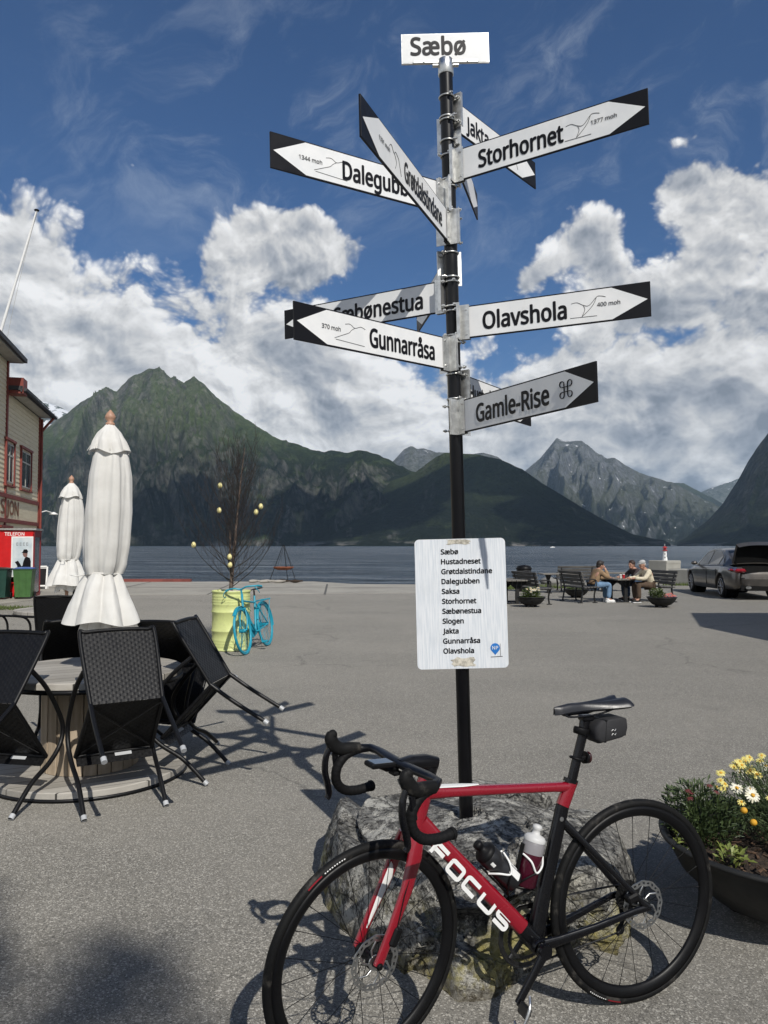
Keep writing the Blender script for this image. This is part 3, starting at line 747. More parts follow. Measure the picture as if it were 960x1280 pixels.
aero(mb, [(.806, 0, .700), (.74, 0, .630), (.60, 0, .482), (.455, 0, .330)], [(.022, .030), (.024, .026), (.027, .026), (.030, .026)], 3.4, mi=0)
aero(mb, [(.245, 0, .767), (.270, 0, .720), (.2845, 0, .690)], [(.017, .020), (.017, .023), (.017, .023)], 2.6, mi=0)
aero(mb, [(.2840, 0, .691), (.31, 0, .60), (.36, 0, .43), (.405, 0, .268)], [(.0168, .0225), (.0168, .0235), (.017, .025), (.024, .030)], 2.6, mi=1)
aero(mb, [(.458, 0, .333), (.43, 0, .300), (.398, 0, .268)], [(.0298, .0258), (.032, .028), (.034, .030)], 3, mi=1)
for q in (1, -1):
    aero(mb, [(.288, q*.010, .640), (.25, q*.020, .600), (.13, q*.042, .475), (.02, q*.062, .360), (.0, q*.064, .338)], [(.007, .012), (.0065, .011), (.006, .0095), (.007, .010), (.009, .016)], 2.4, mi=1)
    aero(mb, [(.40, q*.030, .268), (.33, q*.036, .276), (.20, q*.050, .300), (.05, q*.063, .333), (-.01, q*.064, .338)], [(.010, .020), (.009, .017), (.0085, .013), (.008, .011), (.009, .012)], 2.4, mi=1)
mb.lathe([(.022, -.044), (.026, -.040), (.026, .040), (.022, .044)], 24, (.405, 0, .268), mi=1, axis=(0, 1, 0))
fr = mb.build('frame', [RED, BLK], bike); fr['label'] = 'red front half and black rear half of the bicycle frame'
# lettering on the down tube, from the head to the bottom bracket
tx = Vector((-.672, 0, -.7405)).normalized(); ty = Vector((-.7405, 0, .672)).normalized()
M = basis(Vector((.769, .0272, .629)), tx, ty, tx.cross(ty))
lt = MB(M)
def stroke(mb, x, w, h, segs, th=.0085):
    for pts in segs:
        P = [Vector((x+a*w, b*h, 0)) for a, b in pts]
        lv, rv = [], []
        for i, p in enumerate(P):
            d0 = (P[i]-P[i-1]).normalized() if i > 0 else None; d1 = (P[i+1]-P[i]).normalized() if i < len(P)-1 else None
            if d0 is None: nn = Vector((-d1.y, d1.x, 0)); k = 1
            elif d1 is None: nn = Vector((-d0.y, d0.x, 0)); k = 1
            else:
                nn = (Vector((-d0.y, d0.x, 0))+Vector((-d1.y, d1.x, 0))).normalized(); k = 1/max(.4, nn.dot(Vector((-d1.y, d1.x, 0))))
            lv.append(p+nn*(th/2*k)); rv.append(p-nn*(th/2*k))
        n = len(P)
        mb.add([tuple(q) for q in lv+rv], [(i, i+1, n+i+1, n+i) for i in range(n-1)], 0)
c = .18
def arc(cx, cy, a0, a1, r=c, n=4): return [(cx+r*math.cos(R_(a0+(a1-a0)*k/n)), cy+r*math.sin(R_(a0+(a1-a0)*k/n))) for k in range(n+1)]
glyph = {'F': [[(0, 0), (0, 1), (1, 1)], [(0.06, .52), (.85, .52)]],
 'O': [arc(c, 1-c, 180, 90)+arc(1-c, 1-c, 90, 0)+arc(1-c, c, 0, -90)+arc(c, c, -90, -180)+[(0, 1-c)]],
 'C': [[(1, 1)]+arc(c, 1-c, 90, 180)+arc(c, c, 180, 270)+[(1, 0)]],
 'U': [[(0, 1)]+arc(c, c, 180, 270)+arc(1-c, c, -90, 0)+[(1, 1)]],
 'S': [[(1, 1)]+arc(c, 1-c, 90, 180)+arc(c, .5+c, 180, 270)+arc(1-c, .5-c, 90, 0)+arc(1-c, c, 0, -90)+[(0, 0)]]}
xx = .0
for ch in 'FOCUS':
    stroke(lt, xx, .056, .0360, [[(a-.5*0+(b-.5)*.0, b-.5) for a, b in sg] for sg in glyph[ch]], .0128); xx += .0800
lt.build('lettering', WHT, fr)
# white flash on the top tube, small round emblem on the seat tube
wf = MB(); aero(wf, [(.748, 0, .8035), (.66, 0, .7975), (.60, 0, .7935)], [(.0185, .0025), (.0175, .0022), (.006, .002)], 3); wf.build('white_flash', WHT, fr)
em = MB(); em.lathe([(.0075, 0), (.0075, .0012)], 16, (.300, .0172, .652), axis=(0, 1, 0)); em.build('emblem', M_['steel'], fr)

def rotor_geo(mb, M, r1=.080, r2=.062):
    n = 96; T = .0010; mb.M = M; vs = []; fs = []; q = 4
    for k in range(n):
        a = 2*math.pi*k/n; ro = r1+.0012*math.cos(12*a); ri = r2+.002*math.cos(12*a+1)
        for i in range(q):
            r = ro+(ri-ro)*(0, .30, .66, 1)[i]
            for yy in (-T, T): vs.append((r*math.cos(a), yy, r*math.sin(a)))
    for k in range(n):
        a = k*2*q; b = ((k+1) % n)*2*q
        fs += [(a, b, b+1, a+1), (a+2*q-2, a+2*q-1, b+2*q-1, b+2*q-2)]
        for i in range(q-1):
            if i == 1 and k % 4 < 2: continue
            c = 2*i; fs += [(a+c, a+c+2, b+c+2, b+c), (a+c+1, b+c+1, b+c+3, a+c+3)]
    mb.add(vs, fs, 0)
    for k in range(6):
        a = 2*math.pi*k/6; b = a+.55
        mb.tube([(.020*math.cos(a), 0, .020*math.sin(a)), (.042*math.cos(a+.2), 0, .042*math.sin(a+.2)), (r2*math.cos(b), 0, r2*math.sin(b))], .0035, 6, flat=.5)
    mb.lathe([(.022, -.002), (.022, .002)], 18, axis=(0, 1, 0))
def make_wheel(M, side, label, rear=False, seed=0):
    Rt = .3245
    rim = MB(M)
    prof = [(.3165, .0125), (.306, .0135), (.295, .0118), (.286, .0072), (.2815, .003), (.2815, -.003), (.286, -.0072), (.295, -.0118), (.306, -.0135), (.3165, -.0125)]
    n = 96; vs = []; fs = []
    for k in range(n):
        a = 2*math.pi*k/n
        for r, y in prof: vs.append((r*math.cos(a), y, r*math.sin(a)))
    q = len(prof)
    for k in range(n):
        for i in range(q): fs.append((k*q+i, ((k+1) % n)*q+i, ((k+1) % n)*q+(i+1) % q, k*q+(i+1) % q))
    rim.add(vs, fs, 0, True)
    w = rim.build('wheel', M_['matt_carbon'], bike); w['label'] = label
    ty = MB(M); ty.tube([(Rt*math.cos(a), 0, Rt*math.sin(a)) for a in np.linspace(0, 2*math.pi, 110, endpoint=False)], (.0142), 14, closed=True); ty.build('tyre', M_['rubber'], w)
    sp = MB(M); nsp = 24
    for k in range(nsp):
        a = 2*math.pi*k/nsp; s = 1 if k % 2 else -1; cross = .9*(1 if (k//2) % 2 else -1)
        b = a+cross
        sp.tube([(.021*math.cos(b), s*.026, .021*math.sin(b)), (.283*math.cos(a), s*.001, .283*math.sin(a))], .00115, 5)
        sp.tube([(.270*math.cos(a), s*.002, .270*math.sin(a)), (.283*math.cos(a), s*.001, .283*math.sin(a))], .0019, 5, mi=1)
    sp.build('spokes', [M_['black_plastic'], M_['dark_steel']], w)
    hb = MB(M); hb.lathe([(.008, -.062), (.010, -.050), (.022, -.036), (.023, -.026), (.013, -.018), (.0125, .018), (.024, .026), (.024, .036), (.012, .045), (.009, .062)], 24, axis=(0, 1, 0)); hb.build('hub', M_['black_plastic'], w)
    dr = MB(M); rotor_geo(dr, M @ Matrix.Translation((0, .043, 0))); dr.build('brake_disc', M_['steel'], w)
    if rear:
        cs = MB(M)
        for i in range(8):
            r = .022+.0042*i; n2 = 11+2*i; y = -.036-.0035*(7-i)
            vs = []
            for k in range(n2*2):
                a = math.pi*k/n2; rr = r*(1.05 if k % 2 else .97); vs.append((rr*math.cos(a), rr*math.sin(a)))
            Mr = M @ Matrix.Rotation(math.pi/2, 4, 'X'); cs.M = Mr; cs.prism(vs, .0016, -y)
        cs.build('cassette', M_['dark_steel'], w)
    # printed band on the tyre wall
    lb = MB(M); a0 = R_(50) if not rear else R_(284)
    def band(aa, ab, mi, r0=.326, r1=.3300):
        vs = []; m_ = 8
        for k in range(m_+1):
            a = aa+(ab-aa)*k/m_
            for r in (r0, r1):
                yy = math.sqrt(max(0, .0142**2-(r-Rt)**2))+.0006; vs.append((r*math.cos(a), yy, r*math.sin(a)))
        lb.add(vs, [(2*k, 2*k+1, 2*k+3, 2*k+2) for k in range(m_)], mi)
    band(a0, a0+.16, 0)
    for i in range(9): band(a0+.19+i*.026, a0+.19+i*.026+.014, 1, .3262, .3292)
    lb.build('tyre_print', [RED, WHT], w)
    return w
make_wheel(Matrix.Translation((0, 0, .338)), 1, 'rear wheel with the cassette', True)
make_wheel(ST @ Matrix.Translation((.985, 0, .338)), 1, 'front wheel turned towards the viewer')

fk = MB(ST)
aero(fk, [(.838, 0, .640), (.832, 0, .664), (.823, 0, .690)], [(.040, .030), (.034, .032), (.026, .030)], 2.4, mi=0)
for q in (1, -1):
    aero(fk, [(.834, q*.028, .668), (.850, q*.043, .620), (.885, q*.053, .530), (.94, q*.058, .425), (.985, q*.058, .335)], [(.014, .026), (.012, .026), (.010, .021), (.0085, .016), (.010, .016)], 2.6, mi=0)
fo = fk.build('fork', [RED], bike)
fs_ = MB(ST); 
aero(fs_, [(.868, -.0395, .598), (.885, -.0445, .532), (.932, -.0502, .440), (.958, -.0502, .390)], [(.0035, .007), (.0035, .015), (.0032, .008), (.003, .002)], 2.6); fs_.build('white_flash', WHT, fo)
cl = MB(ST); cl.box((.930, .058, .408), (.03, .034, .055), rot=rotm('Y', R_(-28)), ch=.006); cl.tube([(.925, .066, .43), (.90, .064, .52), (.852, .05, .62)], .0022, 6)
cl.build('brake_caliper', M_['black_plastic'], bike)
ax_ = MB(ST); ax_.lathe([(.009, 0), (.011, .004), (.007, .009)], 14, (.985, .066, .338), axis=(0, 1, 0)); ax_.box((.968, .060, .366), (.020, .008, .012), rot=rotm('Y', R_(-40)), mi=1)
ax_.build('thru_axle', [M_['black_plastic'], mat('brass_tag', (.55, .26, .05), .4, metal=.6)], bike)
cl = MB(); cl.box((.055, .055, .375), (.045, .03, .028), rot=rotm('Y', R_(15)), ch=.006); cl.build('brake_caliper', M_['black_plastic'], bike)

# handlebar: spacers, one-piece stem and bar, taped drops
hb = MB(ST)
aero(hb, [(.779, 0, .832), (.768, 0, .868)], (.022, .026), 2.2)
aero(hb, [(.745, 0, .872), (.79, 0, .885), (.84, 0, .893), (.885, 0, .893)], [(.016, .022), (.024, .024), (.024, .019), (.022, .013)], 2.6)
for q in (1, -1):
    aero(hb, [(.882, 0, .893), (.880, q*.06, .894), (.874, q*.13, .895), (.876, q*.180, .893), (.900, q*.200, .889), (.935, q*.206, .884)], [(.011, .021), (.011, .021), (.010, .018), (.012, .015), (.014, .014), (.015, .015)], 2.3, upd=(0, .01, 1))
bar = hb.build('handlebar', M_['black_paint'], bike)
for q in (1, -1):
    dp = MB(ST)
    path = bez([(.915, q*.204, .887), (.955, q*.207, .872), (.984, q*.209, .835), (.982, q*.212, .790), (.950, q*.215, .758), (.900, q*.217, .748), (.850, q*.218, .752)], 18)
    dp.tube(path, [.0148+.0010*((i/5.5) % 1) for i in range(len(path))], 14); dp.lathe([(.0175, 0), (.0175, .010), (.014, .014)], 14, (.852, q*.218, .752), axis=(-1, 0, .06))
    dp.build('drop', M_['grip_tape'], bar)
    ho = MB(ST)
    pth = bez([(.905, q*.204, .890), (.940, q*.207, .893), (.970, q*.210, .895), (.995, q*.211, .910), (1.008, q*.211, .934), (1.004, q*.211, .952)], 5)
    rr = [(.017, .018), (.0185, .020), (.019, .021), (.0175, .022), (.0165, .021), (.011, .014)]
    rads = [tuple(np.array(rr[min(int(i/5), 5)])*(1-(i/5 % 1))+np.array(rr[min(int(i/5)+1, 5)])*(i/5 % 1)) for i in range(len(pth))]
    aero(ho, pth, rads, 2.2, n=16)
    ho.ell((1.002, q*.211, .944), (.016, .0145, .017), 14, 8)
    h = ho.build('hood', M_['rubber'], bar)
    lv = MB(ST); lp = bez([(1.003, q*.213, .915), (1.020, q*.216, .878), (1.022, q*.219, .830), (1.010, q*.221, .785), (1.004, q*.221, .752), (1.012, q*.221, .738)], 5)
    aero(lv, lp, [(.007+.005*math.sin(math.pi*i/(len(lp)-1)), .010) for i in range(len(lp))], 2.4, n=10)
    lv.box((.985, q*.216, .850), (.020, .010, .075), rot=rotm('Y', R_(8)), ch=.003)
    lv.build('brake_lever', M_['carbon'], bar)
mt = MB(ST); mt.box((.955, 0, .905), (.086, .052, .015), rot=rotm('Y', R_(-4)), ch=.004); mt.box((.955, 0, .9128), (.066, .042, .0015), rot=rotm('Y', R_(-4)), mi=1)
mt.tube([(.955, 0, .895), (.93, 0, .882), (.89, 0, .880)], .006, 8); mt.box((.900, 0, .870), (.03, .035, .012), ch=.003)
M_['screen'] = mat('dark_screen', (.13, .15, .17), .12, spec=.8); mt.build('bike_computer', [M_['black_plastic'], M_['screen']], bar)

# seat post, saddle, light
sp = MB(); aero(sp, [(.2475, 0, .762), (.222, 0, .842), (.198, 0, .915), (.188, 0, .965)], [(.0125, .0165), (.0125, .0165), (.0125, .0165), (.015, .018)], 2.4); aero(sp, [(.252, 0, .762), (.248, 0, .774)], (.018, .026), 2.4)
sp.box((.183, 0, .972), (.045, .04, .02), ch=.005); sp.build('seat_post', BLK, bike)
sd = MB(); N = 26
def sadd(i, j):
    u = j; x = .310-.285*u
    hw = .014+.010*u+.052*max(0, (u-.35)/.65)**1.25
    if u > .93: hw *= 1-.25*((u-.93)/.07)**2
    if u < .08: hw *= .35+.65*math.sqrt(u/.08)
    v = i*2-1; zc = 1.006+.004*math.sin(u*3)+.016*u**3-.006*max(0, .2-u)/.2
    a = v*1.25; cut = .010*math.exp(-(v/.25)**2)*min(1, max(0, (u-.25)*4))
    notch = .03*(1-abs(v))*max(0, (u-.8)/.2)
    return (x+notch, hw*math.sin(a)/math.sin(1.25), zc+.016*(math.cos(a)-.32)/.68-.010*(abs(v)**3)-cut)
sd.grid(sadd, 21, N)
def sad2(i, j):
    p = sadd(i, j); return (p[0], p[1]*.86, p[2]-(.013 if abs(i*2-1) < .9 else .004)*(.25+.75*min(1, j/.2)))
sd.grid(sad2, 21, N)
for q in (0, 1):
    o1 = [sadd(q, j/(N-1)) for j in range(N)]; o2 = [sad2(q, j/(N-1)) for j in range(N)]
    sd.add(o1+o2, [(k, k+1, N+k+1, N+k) for k in range(N-1)], 0, True)
o1 = [sadd(i/20, 1) for i in range(21)]; o2 = [sad2(i/20, 1) for i in range(21)]; sd.add(o1+o2, [(k, k+1, 22+k, 21+k) for k in range(20)], 0, True)
o1 = [sadd(i/20, 0) for i in range(21)]; o2 = [sad2(i/20, 0) for i in range(21)]; sd.add(o1+o2, [(k, k+1, 22+k, 21+k) for k in range(20)], 0, True)
M_['saddle'] = mat('saddle_cover', (.014, .015, .019), .38, bump=.15, bs=220)
sdo = sd.build('saddle', M_['saddle'], bike)
rl = MB()
for q in (1, -1): rl.tube(bez([(.285, q*.008, .998), (.262, q*.012, .983), (.22, q*.021, .982), (.15, q*.022, .984), (.09, q*.030, 1.0), (.055, q*.036, 1.012)], 4), .0036, 8)
rl.build('saddle_rails', M_['carbon'], sdo)
tl = MB(); tl.ell((.178, 0, .838), (.011, .017, .020), 16, 10, mi=1); tl.lathe([(.019, -.006), (.021, .006)], 18, (.189, 0, .838), axis=(1, 0, .25)); tl.box((.205, 0, .838), (.03, .02, .014), ch=.003)
tl.tube([(.225+.021*math.cos(a), .019*math.sin(a), .839+.006*math.cos(a)) for a in np.linspace(0, 2*math.pi, 18, endpoint=False)], .0045, 6, closed=True)
M_['red_lens'] = mat('red_lens', (.035, .003, .004), .12, coat=.6); tl.build('tail_light', [M_['black_plastic'], M_['red_lens']], bike)

# drive train
ck = MB(); aero(ck, [(.405, .068, .268), (.45, .073, .213), (.513, .079, .137)], [(.009, .018), (.008, .014), (.008, .013)], 2.6); ck.lathe([(.024, -.012), (.026, 0), (.022, .010)], 20, (.405, .067, .268), axis=(0, 1, 0))
c1 = ck.build('crank_arm', M_['carbon'], bike)
pd = MB(); pd.tube([(.513, .079, .137), (.513, .145, .137)], .006, 10); pd.box((.513, .118, .137), (.034, .052, .018), rot=rotm('Y', R_(62)), ch=.005)
pd.tube(bez([(.535, .095, .098), (.54, .118, .088), (.535, .14, .098), (.51, .142, .15), (.495, .118, .175)], 4), .005, 8, mi=1); pd.build('pedal', [M_['dark_steel'], M_['steel']], c1)
ck = MB(); aero(ck, [(.405, -.068, .268), (.36, -.073, .323), (.297, -.079, .399)], [(.009, .018), (.008, .014), (.008, .013)], 2.6); c2 = ck.build('crank_arm', M_['carbon'], bike)
pd = MB(); pd.tube([(.297, -.079, .399), (.297, -.145, .399)], .006, 10); pd.box((.297, -.118, .399), (.060, .052, .018), rot=rotm('Y', R_(40)), ch=.005); pd.build('pedal', M_['dark_steel'], c2)
cr = MB()
for (rr, n2, y) in ((.100, 50, -.048), (.072, 36, -.041)):
    vs = []; fs = []
    for k in range(n2*2):
        a = math.pi*k/n2; ro = rr*(1.025 if k % 2 else .985)
        for r in (ro, rr*.86):
            for yy in (y-.001, y+.001): vs.append((.405+r*math.cos(a), yy, .268+r*math.sin(a)))
    for k in range(n2*2):
        a = k*4; b = ((k+1) % (n2*2))*4; fs += [(a, b, b+1, a+1), (a+2, a+3, b+3, b+2), (a, a+2, b+2, b), (a+1, b+1, b+3, a+3)]
    cr.add(vs, fs, 0)
for k in range(4): a = R_(45+90*k); cr.tube([(.405, -.05, .268), (.405+.088*math.cos(a), -.046, .268+.088*math.sin(a))], .011, 8, flat=.5)
cr.build('chainring', M_['dark_steel'], bike)
chn = MB(); top = [(.405, -.048, .368), (.2, -.046, .374), (.0, -.044, .376)]; r1 = [(.405+.1*math.cos(a), -.048, .268+.1*math.sin(a)) for a in np.linspace(math.pi/2, -math.pi/2, 14)]
low = [(.405, -.048, .168), (.10, -.046, .205), (.035, -.045, .215)]; jk = [(-.002, -.045, .245), (.02, -.045, .262), (.008, -.045, .290), (.036, -.044, .325), (.028, -.044, .355), (.0, -.044, .376)]
chn.tube([Vector(p) for p in r1[1:-1]+low+jk+top[::-1][1:-1]], .0038, 6, closed=True, flat=.8); chn.build('chain', M_['dark_steel'], bike)
de = MB(); de.box((.005, -.058, .283), (.03, .016, .06), rot=rotm('Y', R_(10)), ch=.005); de.box((.020, -.052, .235), (.016, .010, .075), rot=rotm('Y', R_(-25)), ch=.004)
for p in ((.028, -.046, .222), (.010, -.046, .268)): de.lathe([(.016, -.003), (.016, .003)], 16, p, axis=(0, 1, 0))
de.build('derailleur', M_['black_plastic'], bike)

# two bottles in their cages
M_['bottle_black'] = mat('black_bottle', (.014, .014, .016), .35, bump=.1)
m, t, b = new_mat('clear_bottle'); b.inputs['Base Color'].default_value = (.50, .48, .50, 1); b.inputs['Transmission Weight'].default_value = .55; b.inputs['Roughness'].default_value = .35; M_['bottle_clear'] = m
M_['drink'] = mat('berry_drink', (.055, .004, .014), .25)
def bottle(base, axis, body, cap, label, low=None):
    z = Vector(axis).normalized(); x = Vector((0, 1, 0)); y = z.cross(x)
    M = BM @ basis(Vector(base), x, y, z)
    bt = thing('water_bottle', label, 'bottle', M=M, group='bottles on the red bicycle')
    if low is None:
        k = MB(); k.lathe([(.030, 0), (.0365, .006), (.0365, .075), (.033, .085), (.033, .098), (.0365, .108), (.0365, .135), (.034, .142)], 28); k.build('body', body, bt)
    else:
        k = MB(); k.lathe([(.030, 0), (.0365, .006), (.0365, .105)], 28, mi=0); k.lathe([(.0365, .105), (.0365, .135), (.034, .142)], 28, mi=1, caps=False); k.build('body', [low, body], bt)
    k = MB(); k.lathe([(.0355, .1425), (.0360, .152), (.030, .160), (.014, .166), (.012, .178), (.0155, .181), (.0155, .192), (.008, .196)], 24); k.build('cap', cap, bt)
    return bt
b1 = bottle((.475, 0, .470), (.69, 0, .72), M_['bottle_black'], M_['black_plastic'], 'black plastic bottle in the cage on the lettered down tube')
k = MB(); 
for (x0, x1, z0, z1) in ((.2, .9, .015, .06), (1.0, 1.25, .03, .07), (-.5, -.2, .112, .130)):
    k.add([(.0368*math.cos(a), .0368*math.sin(a), zz) for zz in (z0, z1) for a in np.linspace(x0, x1, 6)], [(i, i+1, 7+i, 6+i) for i in range(5)])
k.build('print', WHT, b1)
bottle((.436, 0, .452), (-.284, 0, .959), M_['bottle_clear'], mat('cap_white', (.55, .55, .54), .5), 'clear bottle of dark red drink with a white cap', M_['drink'])
for (bs, axd, mtl) in (((.475, 0, .470), (.69, 0, .72), 0), ((.436, 0, .452), (-.284, 0, .959), 1)):
    z = Vector(axd).normalized(); x = Vector((0, 1, 0)); y = z.cross(x); M = basis(Vector(bs), x, y, z)
    cg = MB(M); s = 1 if mtl == 0 else 1
    for q in (1, -1):
        cg.tube(bez([(q*.012, -.040, .10), (q*.036, -.018, .085), (q*.0405, .006, .055), (q*.030, .029, .075), (q*.006, .0405, .10)], 5), .0034, 8)
        cg.tube(bez([(q*.012, -.040, .0), (q*.034, -.026, .03), (q*.0405, .006, .055)], 5), .0030, 8, mi=1)
        cg.tube(bez([(q*.012, -.041, -.006), (q*.014, 0, -.008), (q*.008, .030, -.006)], 5), .003, 8, mi=1)
    cg.box((0, -.041, .06), (.02, .006, .14), ch=.002, mi=1)
    cg.build('bottle_cage', [WHT, M_['black_plastic']], bike)
# saddle bag
bg = MB(); 
pf = [(.158, .889), (.172, .908), (.171, .943), (.148, .966), (.066, .972), (.043, .965), (.040, .935), (.048, .909), (.066, .902)]
lay = [(-.036, .86), (-.040, .96), (-.030, 1.0), (.030, 1.0), (.040, .96), (.036, .86)]
cxb, czb = .105, .93; vs = []; n = len(pf)
for (yy, k) in ((-.042, .82), (-.039, .95), (-.028, 1.0), (.028, 1.0), (.039, .95), (.042, .82)): vs += [(cxb+(x-cxb)*k, yy, czb+(z-czb)*k) for x, z in pf]
bg.add(vs, [(i*n+j, i*n+(j+1) % n, (i+1)*n+(j+1) % n, (i+1)*n+j) for i in range(5) for j in range(n)]+[tuple(range(n-1, -1, -1)), tuple(range(5*n, 6*n))], 0, True)
M_['bag_cloth'] = mat('bag_cloth', (.018, .018, .020), .75, bump=.6, bs=260, bd=.0012)
sb = thing('saddle_bag', 'small black bag strapped under the bicycle saddle', 'saddle bag', M=BM)
bo = bg.build('bag_body', M_['bag_cloth'], sb)
st = MB(); aero(st, [(.137, 0, .892), (.133, 0, .935), (.130, 0, .967)], (.0424, .010), 3); aero(st, [(.052, 0, .908), (.048, 0, .962)], (.0400, .005), 3); st.tube([(.205+.024*math.cos(a), .020*math.sin(a), .928+.007*math.cos(a)) for a in np.linspace(0, 2*math.pi, 16, endpoint=False)], [(.012, .003)]*16, 8, closed=True)
st.build('strap', M_['black_plastic'], sb)
em = MB(); 
for dz in (0, .014): em.tube(bez([(.112, .0435, .915+dz), (.106, .0435, .920+dz), (.100, .0435, .915+dz), (.094, .0435, .921+dz)], 4), .0013, 5)
em.build('emblem', M_['steel'], sb)

# ------------------------------------------------------------------ materials for the terrace
def wood_mat(name, a, b_, sc=(3, 40, 40), plank=None):
    m, t, b = new_mat(name); p = t.coord('Object')
    g = t.noise(t.vmath('MULTIPLY', p, sc), 1.0, 6, .65, .4); bl = t.noise(p, 3, 4, .6)
    c = t.mix(t.smooth(g, .3, .7), a, b_); c = t.mix(t.mul(t.smooth(bl, .4, .7), .35), c, tuple(k*.6 for k in a))
    if plank:
        x, y, z = t.sep(p); v = x if plank[0] == 'x' else y
        fr = t.math('FRACT', t.mul(v, 1/plank[1])); e = t.smooth(t.math('ABSOLUTE', t.sub(fr, .5)), .465, .49)
        idn = t.noise(t.xyz(t.math('FLOOR', t.mul(v, 1/plank[1])), 3.3, 0), 3.7, 0)
        c = t.mix(.5, c, t.mix(t.smooth(idn, .3, .7), tuple(k*.7 for k in a), b_)); c = t.mix(e, c, (.02, .018, .015))
    t.put(b.inputs['Base Color'], c); b.inputs['Roughness'].default_value = .8
    t.put(b.inputs['Normal'], t.bump(g, .35, .003)); return m
M_['grey_wood'] = wood_mat('weathered_wood', (.31, .29, .255), (.45, .425, .38), plank=('y', .115))
M_['stave'] = wood_mat('spool_stave', (.33, .26, .18), (.48, .39, .29), sc=(30, 30, 3))
M_['wicker'] = mat('black_wicker', (.0045, .0045, .005), .45, spec=.3, vs=60, var=.4)
M_['chair_tube'] = mat('chair_tube', (.005, .005, .0055), .42, spec=.35)
M_['foot_cap'] = mat('foot_cap', (.42, .43, .44), .4)
def cloth_mat():
    m, t, b = new_mat('parasol_canvas'); p = t.coord('Object'); x, y, z = t.sep(p)
    n = t.noise(p, 5, 5, .6); w = t.noise(t.vmath('MULTIPLY', p, (18, 18, 2.5)), 1, 5, .6)
    c = t.mix(t.smooth(n, .3, .7), (.76, .745, .70), (.86, .85, .81))
    c = t.mix(t.mul(t.smooth(t.noise(p, 3.1, 6, .7), .55, .75), .25), c, (.50, .47, .40))
    t.put(b.inputs['Base Color'], c); b.inputs['Roughness'].default_value = .9; b.inputs['Specular IOR Level'].default_value = .15
    h = t.add(w, t.mul(t.noise(p, 220, 2), .08)); t.put(b.inputs['Normal'], t.bump(h, .22, .012))
    tr = t.new('ShaderNodeBsdfTranslucent'); t.put(tr.inputs[0], c); mx = t.new('ShaderNodeMixShader'); mx.inputs[0].default_value = .22
    t.l.new(b.outputs[0], mx.inputs[1]); t.l.new(tr.outputs[0], mx.inputs[2]); t.l.new(mx.outputs[0], t.n['Material Output'].inputs['Surface']); return m
M_['canvas'] = cloth_mat()
M_['finial'] = mat('finial_wood', (.42, .24, .16), .5, vs=20)

# ------------------------------------------------------------------ cable drum table, parasol
def spool_table(loc, label, rz=.5):
    r = thing('spool_table', label, 'table', loc, rz, 'tables made of cable drums')
    k = MB(); k.lathe([(0, .665), (.600, .665), (.604, .669), (.604, .705), (.598, .710), (0, .710)], 64, smooth=False); k.build('tabletop', M_['grey_wood'], r)
    k = MB(); k.lathe([(.575, .640), (.612, .640), (.612, .664), (.575, .664), (.575, .640)], 64, caps=False); k.build('steel_rim', M_['chair_tube'], r)
    k = MB(); n = 22
    for i in range(n):
        a = 2*math.pi*i/n; k.box((.300*math.cos(a), .300*math.sin(a), .36), (.030, .082, .60), rot=rotm('Z', a), ch=.004)
    k.lathe([(.29, .06), (.29, .66)], 32); k.build('pedestal', M_['stave'], r)
    k = MB(); k.lathe([(0, .012), (.635, .012), (.638, .018), (.638, .055), (.632, .060), (0, .060)], 64, smooth=False); b = k.build('base', M_['grey_wood'], r)
    k = MB(); k.lathe([(.60, .0), (.648, .0), (.648, .022), (.600, .022)], 64); k.build('steel_rim', M_['chair_tube'], r)
    return r
TX, TY = -2.02, 5.36
spool_table((TX, TY, 0), 'big round wooden cable drum table under the nearer white parasol')
spool_table((-4.30, 10.35, 0), 'round cable drum table under the farther white parasol', 1.4)

